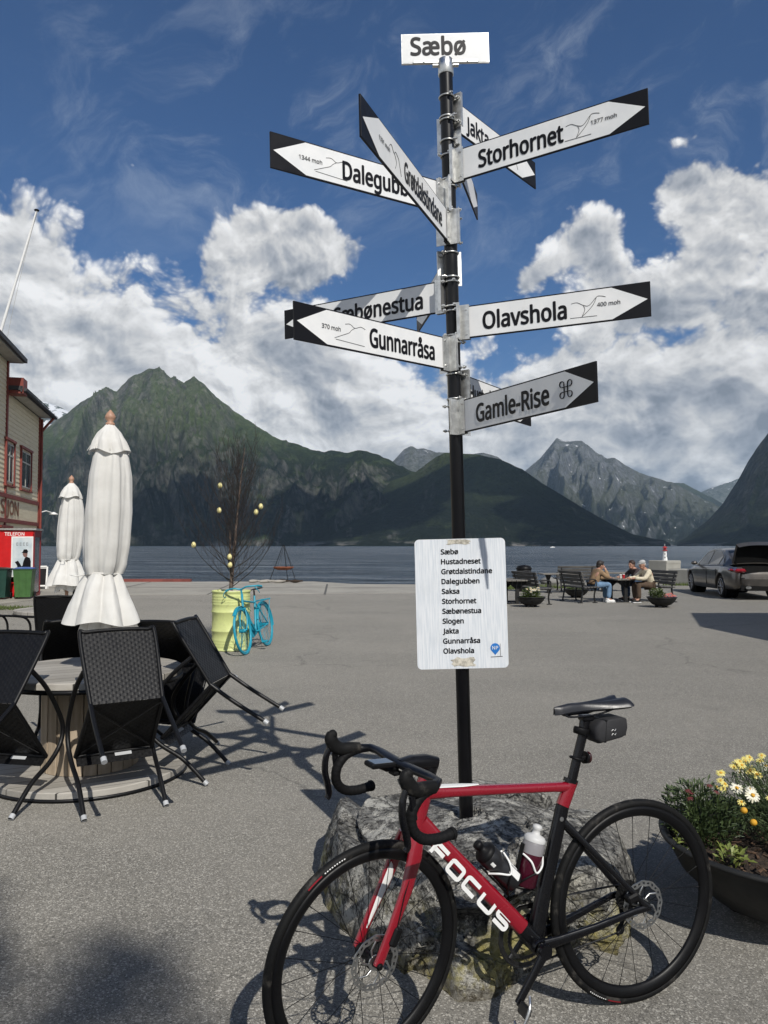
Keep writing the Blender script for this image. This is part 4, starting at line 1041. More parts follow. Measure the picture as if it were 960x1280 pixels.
def parasol(loc, label, lean, seed, rz=0.0):
    r = thing('parasol', label, 'parasol', loc, rz, 'closed white parasols')
    k = MB(); k.tube([(0, 0, -.02), (lean[0], lean[1], 2.42)], .022, 12); k.build('pole', M_['finial'], r)
    rnd = random.Random(seed); ph = rnd.uniform(0, 6)
    def wall(z0, z1, prof, fold, nf, off=0, zw=0.0, n=150, m=44, thin=False):
        k = MB()
        def fn(u, v):
            z = z0+(z1-z0)*v; a = 2*math.pi*u
            R = float(np.interp(v, [p[0] for p in prof], [p[1] for p in prof]))
            fa = float(np.interp(v, [p[0] for p in fold], [p[1] for p in fold]))
            sharp = math.sin(nf*a+ph+1.2*v*math.sin(3*a+seed)+.5*math.sin(2*a))
            sharp = 1-2*abs(((nf*a/6.2832+.12*v*math.sin(3*a+seed)+.10*math.sin(2*a+ph)+.5) % 1)*2-1)**1.5 if nf < 4 or nf > 6 else math.copysign(abs(sharp)**.55, sharp)
            R = R*(1+fa*sharp+.05*math.sin(2*a+seed+v*2)+.018*math.sin(3*a+v*3+ph))+.0016*math.sin(9*a+v*7+ph)+.0012*math.sin(23*a+3*math.sin(v*5+a))
            zz = z+zw*math.sin(nf*a*.5+seed)*((1-v) if z1 > z0 else v)+zw*.5*math.sin(3*a+1)*(1-v)
            L = z/2.42
            return (lean[0]*L+off*math.sin(v*2.6)+R*math.cos(a), lean[1]*L+R*math.sin(a), zz)
        k.grid(fn, n, m, closeu=True); return k
    b = wall(1.36, 2.33, [(0, .112), (.06, .135), (.2, .152), (.45, .158), (.7, .142), (.85, .115), (1, .03)], [(0, .16), (.1, .09), (.5, .07), (.85, .09), (1, .05)], 6, .02)
    cv = b.build('canopy', M_['canvas'], r)
    s = wall(1.03, 1.365, [(0, .232), (.35, .20), (.75, .150), (1, .112)], [(0, .15), (.5, .13), (1, .14)], 7, 0, .018); s.build('skirt', M_['canvas'], cv)
    s = wall(.955, 1.10, [(0, .125), (1, .10)], [(0, .25), (1, .2)], 7, 0, .03, 90, 14); s.build('inner_fold', M_['canvas'], cv)
    v_ = wall(2.205, 2.405, [(0, .140), (.35, .118), (.7, .082), (1, .025)], [(0, .085), (.6, .06), (1, .03)], 8, 0, .012, 130, 26); v_o = v_.build('top_valance', M_['canvas'], r)
    k = MB(); k.tube([(lean[0]*.565+.116*math.cos(a)*(1+.05*math.sin(5*a)), lean[1]*.565+.116*math.sin(a), 1.364+.004*math.sin(3*a)) for a in np.linspace(0, 2*math.pi, 40, endpoint=False)], .007, 6, closed=True); k.tube(bez([(lean[0]*.56-.10, -.05, 1.36), (-.10, -.12, 1.35), (-.15, -.11, 1.36)], 4), .004, 5); k.build('tie_strap', M_['canvas'], cv)
    for j in range(8):      # stitched seams of the eight panels
        a = 2*math.pi*(j+.5)/8
        k = MB(); k.tube([(lean[0]*z/2.42+r2*math.cos(a), lean[1]*z/2.42+r2*math.sin(a), z) for z, r2 in ((2.40, .030), (2.34, .068), (2.27, .112), (2.215, .142))], .0022, 5); k.build('seam', M_['canvas'], v_o)
    k = MB(); k.lathe([(.02, 2.39), (.032, 2.40), (.030, 2.415), (.018, 2.425), (.034, 2.445), (.036, 2.462), (.024, 2.485), (.010, 2.500), (.005, 2.508)], 20, (lean[0], lean[1], 0)); k.build('finial', M_['finial'], r)
    return r
parasol((TX+.03, TY, 0), 'nearer and larger looking closed white parasol standing in the cable drum table', (.07, 0), 3)
parasol((-4.28, 10.35, 0), 'farther closed white parasol, partly hidden behind the nearer one', (.07, 0), 8, 1.0)

# ------------------------------------------------------------------ wicker chairs tipped onto the tables
def weave(k, o, ex, ey, nx, w0, w1, h, pitch=.0175, amp=.0022):
    """woven strips over a panel: o is the middle of the lower edge, ex across, ey up the panel, width w0 to w1"""
    o = Vector(o); ex = Vector(ex).normalized(); ey = Vector(ey).normalized(); n = ex.cross(ey)
    rows = int(h/pitch)
    for i in range(rows):
        v = (i+.5)*h/rows; w = w0+(w1-w0)*v/h; pts = []
        m = 2*nx
        for j in range(m+1):
            ph = math.pi*(j/2+i)
            pts.append((o+ex*(w*(j/m-.5))+ey*v, n*(amp*math.cos(ph))))
        hw = h/rows*.46; vs = []
        for p, d in pts: vs += [p+d-ey*hw, p+d*1.25, p+d+ey*hw]
        k.add(vs, [(3*j+q, 3*j+3+q, 3*j+4+q, 3*j+1+q) for j in range(m) for q in (0, 1)], 0, True)
    k.add([o-ex*(w0/2), o+ex*(w0/2), o+ex*(w1/2)+ey*h, o-ex*(w1/2)+ey*h], [(0, 1, 2, 3)], 1)
def make_chair(label, group):
    t = thing('wicker_chair', label, 'chair', group=group)
    k = MB(); weave(k, (0, -.475, .425), (1, 0, 0), (0, 1, 0), 20, .41, .45, .47); weave(k, (0, .002, .355), (1, 0, 0), (0, 0, 1), 20, .45, .45, .07)
    for q in (1, -1): k.tube([(q*.205, -.475, .422), (q*.226, -.005, .422)], .013, 8, mi=0)
    k.tube([(-.226, .0, .424), (.226, .0, .424)], .013, 8); k.build('seat', [M_['wicker'], M_['chair_tube']], t)
    k = MB(); p0 = Vector((0, -.470, .43)); p1 = Vector((0, -.585, .875)); weave(k, p0, (1, 0, 0), p1-p0, 20, .41, .445, (p1-p0).length)
    k.tube(bez([(-.205, -.47, .43), (-.222, -.580, .855), (-.18, -.588, .882), (0, -.591, .888), (.18, -.588, .882), (.222, -.580, .855), (.205, -.47, .43)], 5), .013, 8); k.build('backrest', [M_['wicker'], M_['chair_tube']], t)
    for q in (1, -1):
        k = MB(); k.tube(bez([(q*.232, .0, .0), (q*.234, -.005, .22), (q*.244, .030, .40), (q*.250, .022, .53), (q*.250, -.04, .615), (q*.248, -.16, .645), (q*.240, -.36, .655), (q*.220, -.515, .640)], 6), .0145, 10); k.build('armrest', M_['wicker'], t)
        k = MB(); k.tube([(q*.232, .0, .0), (q*.232, .0, .028)], .0165, 10); k.build('foot_cap', M_['foot_cap'], t)
        k = MB(); k.tube(bez([(q*.205, -.47, .43), (q*.210, -.50, .25), (q*.212, -.555, .005)], 5), .0135, 10); k.build('leg', M_['chair_tube'], t)
        k = MB(); k.tube([(q*.212, -.5535, .012), (q*.212, -.558, -.018)], .0165, 10); k.build('foot_cap', M_['foot_cap'], t)
    k = MB(); k.tube([(-.2, -.05, .41), (.2, -.46, .41)], .004, 5); k.tube([(.2, -.05, .41), (-.2, -.46, .41)], .004, 5); k.box((.05, -.004, .402), (.10, .002, .022), mi=1); k.build('cross_strap', [M_['chair_tube'], M_['foot_cap']], t)
    return t
def chair_M(x, y, yaw, tilt): return Matrix.Translation((x, y, .012+.012*(tilt < .2))) @ Matrix.Rotation(yaw, 4, 'Z') @ Matrix.Rotation(-tilt, 4, 'X')
def face(x, y, cx, cy, extra=0): return math.atan2(-(cx-x), cy-y)+extra
GRP = 'black wicker chairs round the drum tables'
ch0 = None
for (x, y, cx, cy, ex, tl, lab) in [
    (-1.49, 4.52, TX, TY, 0, 49, 'tipped black wicker chair whose whole woven back faces the viewer at the drum table'),
    (-1.12, 5.28, TX, TY, -.02, 47, 'tipped black wicker chair seen from its side, silver feet pointing to the yellow barrel'),
    (-2.34, 4.46, TX, TY, .16, 52, 'tipped black wicker chair cut off by the edge of the photo beside the drum table'),
    (-2.55, 6.22, TX, TY, 0, 57, 'tipped black wicker chair behind the drum table, half hidden by the parasol skirt'),
    (-1.52, 6.16, TX, TY, .25, 57, 'tipped black wicker chair on the far side of the drum table towards the yellow barrel'),
    (-4.06, 9.74, -4.30, 10.35, -.15, 4, 'upright black wicker chair before the farther parasol, its woven back seen squarely'),
    (-4.70, 9.84, -4.30, 10.35, .1, 3, 'upright black wicker chair at the farther drum table, nearest the green bins'),
    (-4.40, 11.15, -4.30, 10.35, 0, 3, 'upright black wicker chair on the water side of the farther drum table')]:
    Mx = chair_M(x, y, face(x, y, cx, cy, ex), R_(tl))
    if ch0 is None: ch0 = make_chair(lab, GRP); ch0.matrix_world = Mx
    else: dup(ch0, M=Mx, label=lab, group=GRP)
k = thing('tin_lantern', 'small rusty tin lantern on the farther drum table', 'lantern', (-4.02, 10.02, .71))
q = MB(); q.lathe([(.05, 0), (.052, .01), (.052, .10), (.046, .115), (.02, .13)], 16); q.build('lantern_body', mat('rusty_tin', (.20, .15, .09), .6, var=.5, vs=30), k)
q = MB(); q.tube([(.05*math.cos(a), 0, .105+.05*math.sin(a)) for a in np.linspace(0, math.pi, 12)], .003, 5); q.build('handle', M_['dark_steel'], k)

# ------------------------------------------------------------------ lime barrel, bare birch with eggs, turquoise bicycle
BX, BY = -2.30, 11.62
M_['lime'] = mat('lime_paint', (.62, .67, .27), .42, dirt=.35, var=.07, vs=4)
br = thing('oil_barrel', 'pale lime green oil barrel used as a planter on the asphalt', 'barrel', (BX, BY, 0))
pf = [(.270, 0), (.288, .004), (.288, .020), (.280, .026)]
for z0 in (.06, .10, .14): pf += [(.281, z0), (.285, z0+.012), (.281, z0+.024)]
for z0 in (.29, .57): pf += [(.281, z0-.022), (.292, z0-.006), (.292, z0+.006), (.281, z0+.022)]
for z0 in (.67, .71, .75, .79): pf += [(.281, z0), (.286, z0+.013), (.281, z0+.026)]
pf += [(.280, .855), (.289, .862), (.289, .880), (.276, .882), (.272, .84)]
k = MB(); k.lathe(pf, 48); k.build('drum', M_['lime'], br)
M_['soil'] = mat('soil', (.045, .030, .020), .95, var=.6, vs=50, bump=.9, bs=60, bd=.03)
k = MB(); k.lathe([(0, .845), (.272, .835)][::-1], 32); k.build('soil', M_['soil'], br)
k = MB(); rnd = random.Random(5)
for i in range(26):
    a = rnd.uniform(0, 6.28); rr = rnd.uniform(.03, .24); k.ell((rr*math.cos(a), rr*math.sin(a), .858), (rnd.uniform(.02, .045), rnd.uniform(.02, .04), rnd.uniform(.015, .03)), 8, 5)
o = k.build('pebbles', mat('pale_pebbles', (.5, .46, .40), .8, vs=20, var=.3), br); o['kind'] = 'stuff'
M_['birch_twig'] = mat('birch_twig', (.026, .021, .019), .7, var=.35, vs=14); M_['birch_bark'] = mat('birch_bark', (.105, .075, .058), .6, var=.5, vs=16)
tr = thing('bare_tree', 'leafless young birch standing in the lime green barrel', 'tree', (BX-.01, BY, .84))
rnd = random.Random(19)
k = MB(); tk = bez([(0, 0, 0), (.02, .02, .35), (.06, 0, .8), (.10, .02, 1.3), (.15, 0, 1.8), (.20, 0, 2.2)], 4); k.tube(tk, [.030*(1-.9*i/(len(tk)-1))+.002 for i in range(len(tk))], 8); k.tube(bez([(.01, .01, .12), (-.02, .05, .5), (-.03, .06, .95)], 4), [.016]*8+[.008], 7); k.build('trunk', M_['birch_bark'], tr)
k = MB()
for i in range(80):
    u = (i+.5)/80; z0 = .08+1.75*u; p0 = Vector((.02+.09*u+.02*math.sin(i), .0, z0)); a = i*2.399+rnd.uniform(-.4, .4)
    L = (1.15-.55*u)*rnd.uniform(.7, 1.15); el = R_(rnd.uniform(16, 44)+24*u)
    d = Vector((math.cos(a)*math.cos(el), math.sin(a)*math.cos(el), math.sin(el)))
    pts = []; p = p0.copy()
    for s in range(7):
        pts.append(p.copy()); d = (d+Vector((rnd.uniform(-.12, .12), rnd.uniform(-.12, .12), .16))).normalized(); p = p+d*(L/6)
    k.tube(pts, [.0062*(1-s/7.5)*(1.15-.5*u) for s in range(7)], 4, cap=False)
    for s in range(1, 7):
        for q in range(2):
            dd = (d+Vector((rnd.uniform(-.8, .8), rnd.uniform(-.8, .8), rnd.uniform(-.1, .5)))).normalized(); l2 = L*rnd.uniform(.16, .34)
            e1 = pts[s]+dd*l2*.5+Vector((0, 0, .02)); e2 = pts[s]+dd*l2+Vector((0, 0, .07)); k.tube([pts[s], e1, e2], [.0025, .0020, .0012], 3, cap=False)
k.build('branches', M_['birch_twig'], tr)
M_['egg'] = mat('egg_shell', (.74, .66, .30), .45, var=.15, vs=25)
def pix(px, py, Y):
    """point seen at a pixel of the photo, at depth Y"""
    d = Vector((0, math.cos(PITCH), math.sin(PITCH)))+Vector((1, 0, 0))*((px-480)/961.0)+Vector((0, -math.sin(PITCH), math.cos(PITCH)))*((640-py)/961.0)
    return Vector((0, 0, CAM_H))+d*(Y/d.y)
e0 = None
for (px, py, Y, lab) in [(242, 681, 11.5, 'cream egg hanging lowest and farthest out on the bare birch'), (275, 607, 11.6, 'cream egg hanging highest on the bare birch'), (274, 638, 11.5, 'cream egg hanging below the highest egg on the bare birch'),
        (326, 633, 11.6, 'upper egg of the pair on the water side twigs of the bare birch'), (320, 640, 11.5, 'lower egg of the pair on the outer twigs of the bare birch'), (287, 696, 11.35, 'cream egg hanging close to the birch trunk just above the waterline'), (287.5, 706, 11.4, 'egg hanging right below another egg by the birch trunk')]:
    P = pix(px, py, Y)
    if e0 is None:
        e0 = thing('hanging_egg', lab, 'egg', P, group='eggs hung in the bare birch'); e0.scale = (.86, .86, .86)
        k = MB(); k.lathe([(.001, -.052), (.022, -.047), (.037, -.025), (.041, -.003), (.034, .026), (.018, .047), (.001, .054)], 18, caps=False); k.build('shell', M_['egg'], e0)
        k = MB(); k.tube([(0, 0, .052), (.004, 0, .12)], .0018, 4); k.build('string', M_['birch_twig'], e0)
    else: dup(e0, loc=P, label=lab)

def old_bicycle():
    P0 = Vector((-1.800, 12.02, 0)); f = Vector((-.165, -.986, 0)).normalized(); l = Vector((0, 0, 1)).cross(f); ln = R_(9)
    u = Vector((0, 0, 1))*math.cos(ln)-l*math.sin(ln); l = u.cross(f)
    B = thing('painted_bicycle', 'old bicycle painted turquoise all over, propped against the lime barrel', 'bicycle', M=basis(P0, f, l, u))
    TQ = M_['turq'] = mat('turquoise_paint', (.015, .30, .42), .40, var=.1)
    k = MB()
    for a, b, r in [((.46, 0, .28), (.30, 0, .80), .016), ((.46, 0, .28), (.86, 0, .66), .018), ((.33, 0, .70), (.84, 0, .76), .015), ((.87, 0, .62), (.825, 0, .86), .018)]: k.tube([a, b], r, 10)
    for q in (1, -1): k.tube([(.46, q*.03, .28), (0, q*.055, .34)], .010, 8); k.tube([(.33, q*.012, .69), (0, q*.055, .34)], .009, 8)
    k.build('frame', TQ, B)
    k = MB()
    for q in (1, -1): k.tube(bez([(.868, q*.03, .64), (.885, q*.05, .55), (.93, q*.055, .42), (1.0, q*.055, .34)], 4), .011, 8)
    k.box((.868, 0, .645), (.04, .09, .03), ch=.008); k.build('fork', TQ, B)
    for cx, lab in ((0, 'rear wheel'), (1.0, 'front wheel')):
        k = MB(); k.tube([(cx+.305*math.cos(a), 0, .34+.305*math.sin(a)) for a in np.linspace(0, 2*math.pi, 64, endpoint=False)], .014, 8, closed=True); w = k.build('wheel', TQ, B)
        k = MB(); k.tube([(cx+.324*math.cos(a), 0, .34+.324*math.sin(a)) for a in np.linspace(0, 2*math.pi, 64, endpoint=False)], .017, 10, closed=True); k.build('tyre', TQ, w)
        k = MB()
        for s in range(28):
            a = 2*math.pi*s/28; b = a+(.8 if s % 2 else -.8); k.tube([(cx+.02*math.cos(b), .025*(1 if s % 4 < 2 else -1), .34+.02*math.sin(b)), (cx+.30*math.cos(a), 0, .34+.30*math.sin(a))], .0022, 4)
        k.build('spokes', TQ, w)
        k = MB(); k.lathe([(.02, -.05), (.028, -.03), (.028, .03), (.02, .05)], 14, (cx, 0, .34), axis=(0, 1, 0)); k.build('hub', TQ, w)
        a0, a1 = (.3, 3.3) if cx == 0 else (.75, 2.95)
        k = MB(); 
        for yy in (1, ): k.tube([(cx+.352*math.cos(a), 0, .34+.352*math.sin(a)) for a in np.linspace(a0, a1, 24)], [(.026, .004)]*24, 8, up=(0, 1, 0))
        k.build('mudguard', TQ, B)
    k = MB(); k.tube(bez([(.70, .26, .93), (.80, .24, .945), (.865, .10, .955), (.84, 0, .93), (.865, -.10, .955), (.80, -.24, .945), (.70, -.26, .93)], 5), .012, 8); k.tube([(.825, 0, .86), (.835, 0, .94)], .014, 8); hb = k.build('handlebar', TQ, B)
    for q in (1, -1):
        k = MB(); k.tube([(.78, q*.243, .943), (.68, q*.262, .928)], .017, 10); k.build('grip', TQ, hb)
        k = MB(); k.tube(bez([(.82, q*.20, .94), (.87, q*.23, .93), (.86, q*.27, .87), (.80, q*.26, .84)], 5), .006, 6); k.build('brake_lever', TQ, hb)
    k = MB(); k.grid(lambda a, b: (.40-.27*b, (.02+.085*max(0, b-.3)/.7)*math.sin((a*2-1)*1.4), .885+.012*b*b+.022*(math.cos((a*2-1)*1.4)-.2)), 13, 12); k.tube([(.30, 0, .80), (.285, 0, .88)], .013, 8); k.build('saddle', M_['black_plastic'], B)
    k = MB()
    for q in (1, -1): k.tube([(.24, q*.06, .70), (-.22, q*.07, .72)], .008, 6); k.tube([(-.18, q*.07, .72), (0, q*.06, .36)], .006, 6)
    for x in (-.21, -.10, .02, .13): k.tube([(x, -.07, .718), (x, .07, .718)], .006, 6)
    k.build('luggage_rack', TQ, B)
    k = MB(); k.lathe([(.09, -.004), (.09, .004)], 30, (.46, -.05, .28), axis=(0, 1, 0)); k.tube([(.46, -.06, .28), (.46, -.075, .45)], .010, 6); k.tube([(.46, .06, .28), (.46, .075, .11)], .010, 6); k.tube([(.46, -.075, .28), (.46, .075, .28)], .014, 8)
    k.box((.46, -.12, .45), (.09, .08, .025), ch=.005); k.box((.46, .12, .11), (.09, .08, .025), ch=.005); k.build('crankset', TQ, B)
    k = MB(); k.prism([(.05, .37), (.50, .39), (.56, .28), (.50, .20), (.05, .30)], .018); 
    k.M = Matrix.Identity(4); q = MB(Matrix.Rotation(math.pi/2, 4, 'X')); q.prism([(.0, .385), (.46, .375), (.55, .28), (.46, .185), (.0, .305)], .02, .045); q.build('chain_guard', TQ, B)
    k = MB(); k.tube([(.50, -.05, .30), (.30, -.22, .02)], .008, 6); k.build('kickstand', TQ, B)
old_bicycle()

# ------------------------------------------------------------------ fire pan hanging from a tripod at the quay edge
fp = thing('tripod_fire_pan', 'rusty fire pan hung from a thin black tripod at the quay edge', 'fire pan', (-4.20, 32.2, .0))
for a in (-2.75, -.4, 1.4):
    k = MB(); k.tube([(.62*math.cos(a), .62*math.sin(a), 0), (.02*math.cos(a), .02*math.sin(a), 1.58)], .014, 6); k.build('leg', M_['black_paint'], fp)
M_['rust'] = mat('rust', (.20, .065, .03), .85, var=.4, vs=12)
k = MB(); k.lathe([(0, .52), (.25, .53), (.40, .60), (.44, .66), (.42, .66), (.38, .61), (.24, .56), (0, .55)], 30); pn = k.build('pan', M_['rust'], fp)
for a in (.3, 2.4, 4.5):
    k = MB(); k.tube([(.40*math.cos(a), .40*math.sin(a), .645), (0, 0, 1.5)], .006, 5); k.build('chain', M_['black_paint'], fp)
dw = None
for i, (x, y, r, lab) in enumerate([(-5.1, 32.0, .35, 'bleached driftwood log lying by the tripod legs'), (-4.6, 31.7, .1, 'short grey log lying before the tripod'), (-3.9, 31.9, -.2, 'dark charred log lying under the fire pan')]):
    k = MB(); k.tube(bez([(-.5, 0, .07), (-.1, .04, .08), (.25, -.02, .07), (.55, .03, .09)], 4), [.05+.02*math.sin(j) for j in range(13)], 8)
    o = k.build('log', M_['grey_wood'] if i < 2 else M_['soil']); o.location = (x, y, 0); o.rotation_euler = (0, 0, r); tag(o, lab, 'log', 'logs by the fire pan')

# ------------------------------------------------------------------ yellow clapboard building with red trim
S_ = 1.1185
zc = lambda z: 1.56+(z-1.56)*S_
E1 = Vector((.234, -.972, 0)).normalized(); EN = Vector((.972, .234, 0)).normalized()
HB = thing('clapboard_building', 'yellow clapboard building with red trim and a lettered band', 'building', M=basis(Vector((-12.17*S_, 27*S_, 0)), E1, EN, Vector((0, 0, 1))))
def clap_mat():
    m, t, b = new_mat('yellow_clapboard'); p = t.coord('Object')
    n = t.noise(t.vmath('MULTIPLY', p, (.6, 1, 8)), 2, 5, .6); g = t.noise(p, 1.3, 5, .6)
    c = t.mix(t.smooth(n, .3, .7), (.66, .57, .39), (.78, .69, .50)); c = t.mix(t.mul(t.smooth(g, .5, .75), .35), c, (.46, .41, .31))
    t.put(b.inputs['Base Color'], c); b.inputs['Roughness'].default_value = .7; return m
M_['clap'] = clap_mat(); M_['trim_red'] = mat('barn_red', (.20, .040, .028), .55, vs=3, var=.15); M_['roof_dark'] = mat('roof_slate', (.035, .035, .038), .6, vs=4, var=.3)
M_['glass'] = mat('window_glass', (.035, .045, .050), .06, spec=.9); M_['frame_white'] = mat('frame_white', (.42, .41, .37), .5)
LX = 4.78*S_; ZE = zc(6.05); ZT = zc(6.95); XE = 16.0
k = MB(); bh = .15
def boards(x0, x1, z0, z1):
    z = z0
    while z < z1-.01:
        h = min(bh, z1-z); k.add([(x0, 0, z), (x1, 0, z), (x1, .022, z), (x0, .022, z), (x0, 0, z+h), (x1, 0, z+h), (x1, .004, z+h), (x0, .004, z+h)], [(0, 3, 2, 1), (4, 5, 6, 7), (3, 7, 6, 2), (0, 4, 7, 3), (1, 2, 6, 5)]); z += bh
boards(0, LX, 0, ZE); boards(LX+.10, XE, 0, ZT)
k.box((XE/2, -4.0, ZE/2-.02), (XE-.04, 7.98, ZE-.06)); k.box(((LX+XE)/2, -4.0, (ZE+ZT)/2-.04), (XE-LX-.06, 7.98, ZT-ZE))
# far gable side
z = 0
while z < ZE-.05: k.add([(0, 0, z), (0, -8, z), (-.022, -8, z), (-.022, 0, z), (0, 0, z+bh), (0, -8, z+bh), (-.004, -8, z+bh), (-.004, 0, z+bh)], [(0, 1, 2, 3), (3, 2, 6, 7), (7, 6, 5, 4)]); z += bh
k.build('wall', M_['clap'], HB)
k = MB(); k.box((LX/2-.15, -3.6, ZE+.13), (LX+.5, 8.2, .14)); k.box((LX/2-.15, .46, ZE+.10), (LX+.5, .05, .18)); rf = k.build('roof', M_['roof_dark'], HB)
k = MB(); k.tube([(-.35, .54, ZE+.06), (LX, .54, ZE+.10)], .06, 8); k.build('gutter', M_['roof_dark'], rf)
k = MB(); k.tube([(-.2, .30, ZE+.42), (LX-.1, .30, ZE+.42)], .02, 6)
for x in (.2, 1.6, 3.0, 4.6): k.tube([(x, .30, ZE+.18), (x, .30, ZE+.42)], .015, 6)
k.build('snow_rail', M_['roof_dark'], rf)
k = MB(); k.box((LX+5.6, -3.6, ZT+.10), (11.8, 8.3, .14)); k.build('roof', M_['roof_dark'], HB)
k = MB(); k.box((LX/2-.1, .24, ZE+.03), (LX+.1, .42, .04)); k.build('soffit', M_['frame_white'], HB)
k = MB(); k.box((LX+5.6, .24, ZT+.01), (11.6, .42, .04)); k.build('soffit', M_['frame_white'], HB)
k = MB(); k.box((LX-.25, .25, ZE+.22), (.60, .52, .52)); k.build('red_cheek', M_['trim_red'], HB)
for x in (.10, LX+.05):
    k = MB(); k.box((x, .035, (ZE if x < 1 else ZT)/2), (.15, .06, (ZE if x < 1 else ZT)-.04)); k.build('corner_board', M_['trim_red'], HB)
for z in (zc(3.0), zc(2.28)):
    k = MB(); k.box((XE/2+.1, .045, z), (XE-.25, .08, .13)); k.build('trim_band', M_['trim_red'], HB)
k = MB(); k.box((XE/2+.1, .027, zc(2.64)), (XE-.25, .018, zc(3.0)-zc(2.28)-.14)); k.build('lettered_band', M_['clap'], HB)
def window(x0, x1, z0, z1, nv=2):
    k = MB(); w = x1-x0; h = z1-z0; cx = (x0+x1)/2; cz = (z0+z1)/2
    for x in (x0, x1): k.box((x, .05, cz), (.07, .07, h+.07))
    k.box((cx, .052, z1+.055), (w+.20, .10, .08)); k.box((cx, .055, z0-.055), (w+.14, .11, .05))
    f = k.build('window', M_['trim_red'], HB)
    k = MB(); k.box((cx, .024, cz), (w-.11, .012, h-.11)); k.build('pane', M_['glass'], f)
    k = MB()
    for i in range(nv+1): k.box((x0+.085+(w-.17)*i/nv, .036, cz), (.05, .02, h-.11))
    for zz in (z0+.08, z1-.08, z0+h*.68): k.box((cx, .0365, zz), (w-.12, .018, .05))
    k.build('sash', M_['frame_white'], f)
window(1.45*S_, 2.95*S_, zc(3.36), zc(4.62)); window(3.86*S_, 5.2*S_-.3, zc(3.36), zc(4.62)); window(7.3, 8.8, zc(3.36), zc(4.62)); window(10.3, 11.8, zc(3.36), zc(4.62))
window(4.6, 6.0, .75, zc(2.05)); window(8.8, 10.4, .75, zc(2.05))
xl = 5.35*S_
for ch, w in (('S', .50), ('J', .42), ('O', .62), ('N', .60)):
    k = MB(basis(Vector((xl, .05, zc(2.47))), -Vector((1, 0, 0)), Vector((0, 0, 1)), Vector((0, 1, 0))))
    put_text(k, ch, 0, 0, .004, width=w*.95, size=.56*S_, bold=.03, shear=.10); k.build('lettering', mat('letter_brown', (.22, .085, .04), .6), HB); xl -= (w+.11)*1.0
k = MB(); k.tube([(.02, .10, ZE-.05), (.02, .10, .1)], .05, 8); k.tube(bez([(-.1, .5, ZE+.02), (-.02, .3, ZE-.25), (.02, .12, ZE-.5)], 5), .05, 8); k.build('downpipe', M_['trim_red'], HB)
k = MB(); k.tube([(-.02, .05, zc(2.70)), (-.30, .25, zc(2.78)), (-.62, .42, zc(2.72))], .022, 6); k.lathe([(.03, .06), (.17, -.02), (.16, -.05), (.03, -.03)], 16, (-.70, .46, zc(2.70))); k.build('wall_lamp', M_['white_paint'], HB)
# slanted flagpole standing from the facade
fpole = thing('flagpole', 'slanted white flagpole with a black cap on the yellow building', 'flagpole')
top = Vector((-11.52, 25.05, 12.63)); bot = Vector((-12.98, 25.0, 7.2)); bot = bot+(bot-top)*.02
k = MB(); k.tube([bot, top], [.055, .035], 10); k.build('pole', M_['white_paint'], fpole)
k = MB(); k.lathe([(.02, 0), (.075, .01), (.085, .035), (.06, .055), (.0, .06)], 14, top); k.build('cap', M_['black_plastic'], fpole)
k = MB(); k.tube(bez([top+Vector((.02, -.04, -.02)), (top+bot)/2+Vector((.16, -.1, -.2)), bot+Vector((.36, -.1, -.6))], 8), .006, 4); k.build('halyard', M_['frame_white'], fpole)

# ------------------------------------------------------------------ telephone kiosk, bins, small board
A0 = math.atan2(.234, .972)
kM = basis(Vector((-11.38, 22.76, 0)), EN, -E1, Vector((0, 0, 1)))
kb = thing('telephone_kiosk', 'red telephone kiosk with a poster on its front', 'telephone kiosk', M=kM)
M_['kiosk_red'] = mat('kiosk_red', (.56, .010, .012), .4, vs=4, var=.08); M_['kiosk_dark'] = mat('kiosk_dark_red', (.20, .012, .016), .45)
k = MB(); k.box((.165, .02, 1.05), (.33, .04, 1.90)); k.box((.64, .02, 1.90), (.62, .04, .20)); k.box((.64, .02, .25), (.62, .04, .42)); k.box((.035, .49, 1.03), (.05, .90, 1.94)); k.build('front_panel', M_['kiosk_red'], kb)
k = MB(); k.box((.945, .03, 1.0), (.05, .06, 2.0)); k.box((.945, .93, 1.0), (.05, .05, 2.0)); k.box((.945, .48, 1.90), (.045, .85, .20)); k.box((.945, .48, .06), (.045, .85, .10)); k.build('side_frame', M_['kiosk_dark'], kb)
k = MB(); k.box((.945, .48, .97), (.012, .84, 1.66)); m, t, b = new_mat('kiosk_glass'); b.inputs['Base Color'].default_value = (.5, .55, .58, 1); b.inputs['Transmission Weight'].default_value = .7; b.inputs['Roughness'].default_value = .2; k.build('side_glass', m, kb)
k = MB(); k.box((.48, .47, 2.035), (1.08, 1.06, .05)); k.build('roof', M_['galvanised'], kb)
k = MB(); k.box((.48, .94, 1.0), (.90, .03, 1.9)); k.build('rear_panel', M_['kiosk_dark'], kb)
M = kM.inverted() @ kM
k = MB(basis(Vector((.14, -.003, 1.845)), Vector((1, 0, 0)), Vector((0, 0, 1)), Vector((0, -1, 0)))); put_text(k, 'TELEFON', 0, 0, 0, width=.54, size=.135, bold=.02); k.build('lettering', M_['white_paint'], kb)
k = MB(); k.box((.635, -.012, 1.22), (.60, .02, 1.20)); ps = k.build('poster', M_['white_paint'], kb)
pm, t, b = new_mat('poster_sky'); co = t.coord('Object'); t.put(b.inputs['Base Color'], t.mix(t.smooth(t.noise(co, 3, 4), .35, .65), (.48, .56, .60), (.64, .69, .70))); b.inputs['Roughness'].default_value = .3
k = MB(); k.box((.635, -.0235, 1.22), (.53, .004, 1.12)); k.build('poster_print', pm, ps)
PP = basis(Vector((.38, -.0262, .66)), Vector((1, 0, 0)), Vector((0, 0, 1)), Vector((0, -1, 0)))
k = MB(PP)   # figure in black reading a tablet, printed flat on the poster
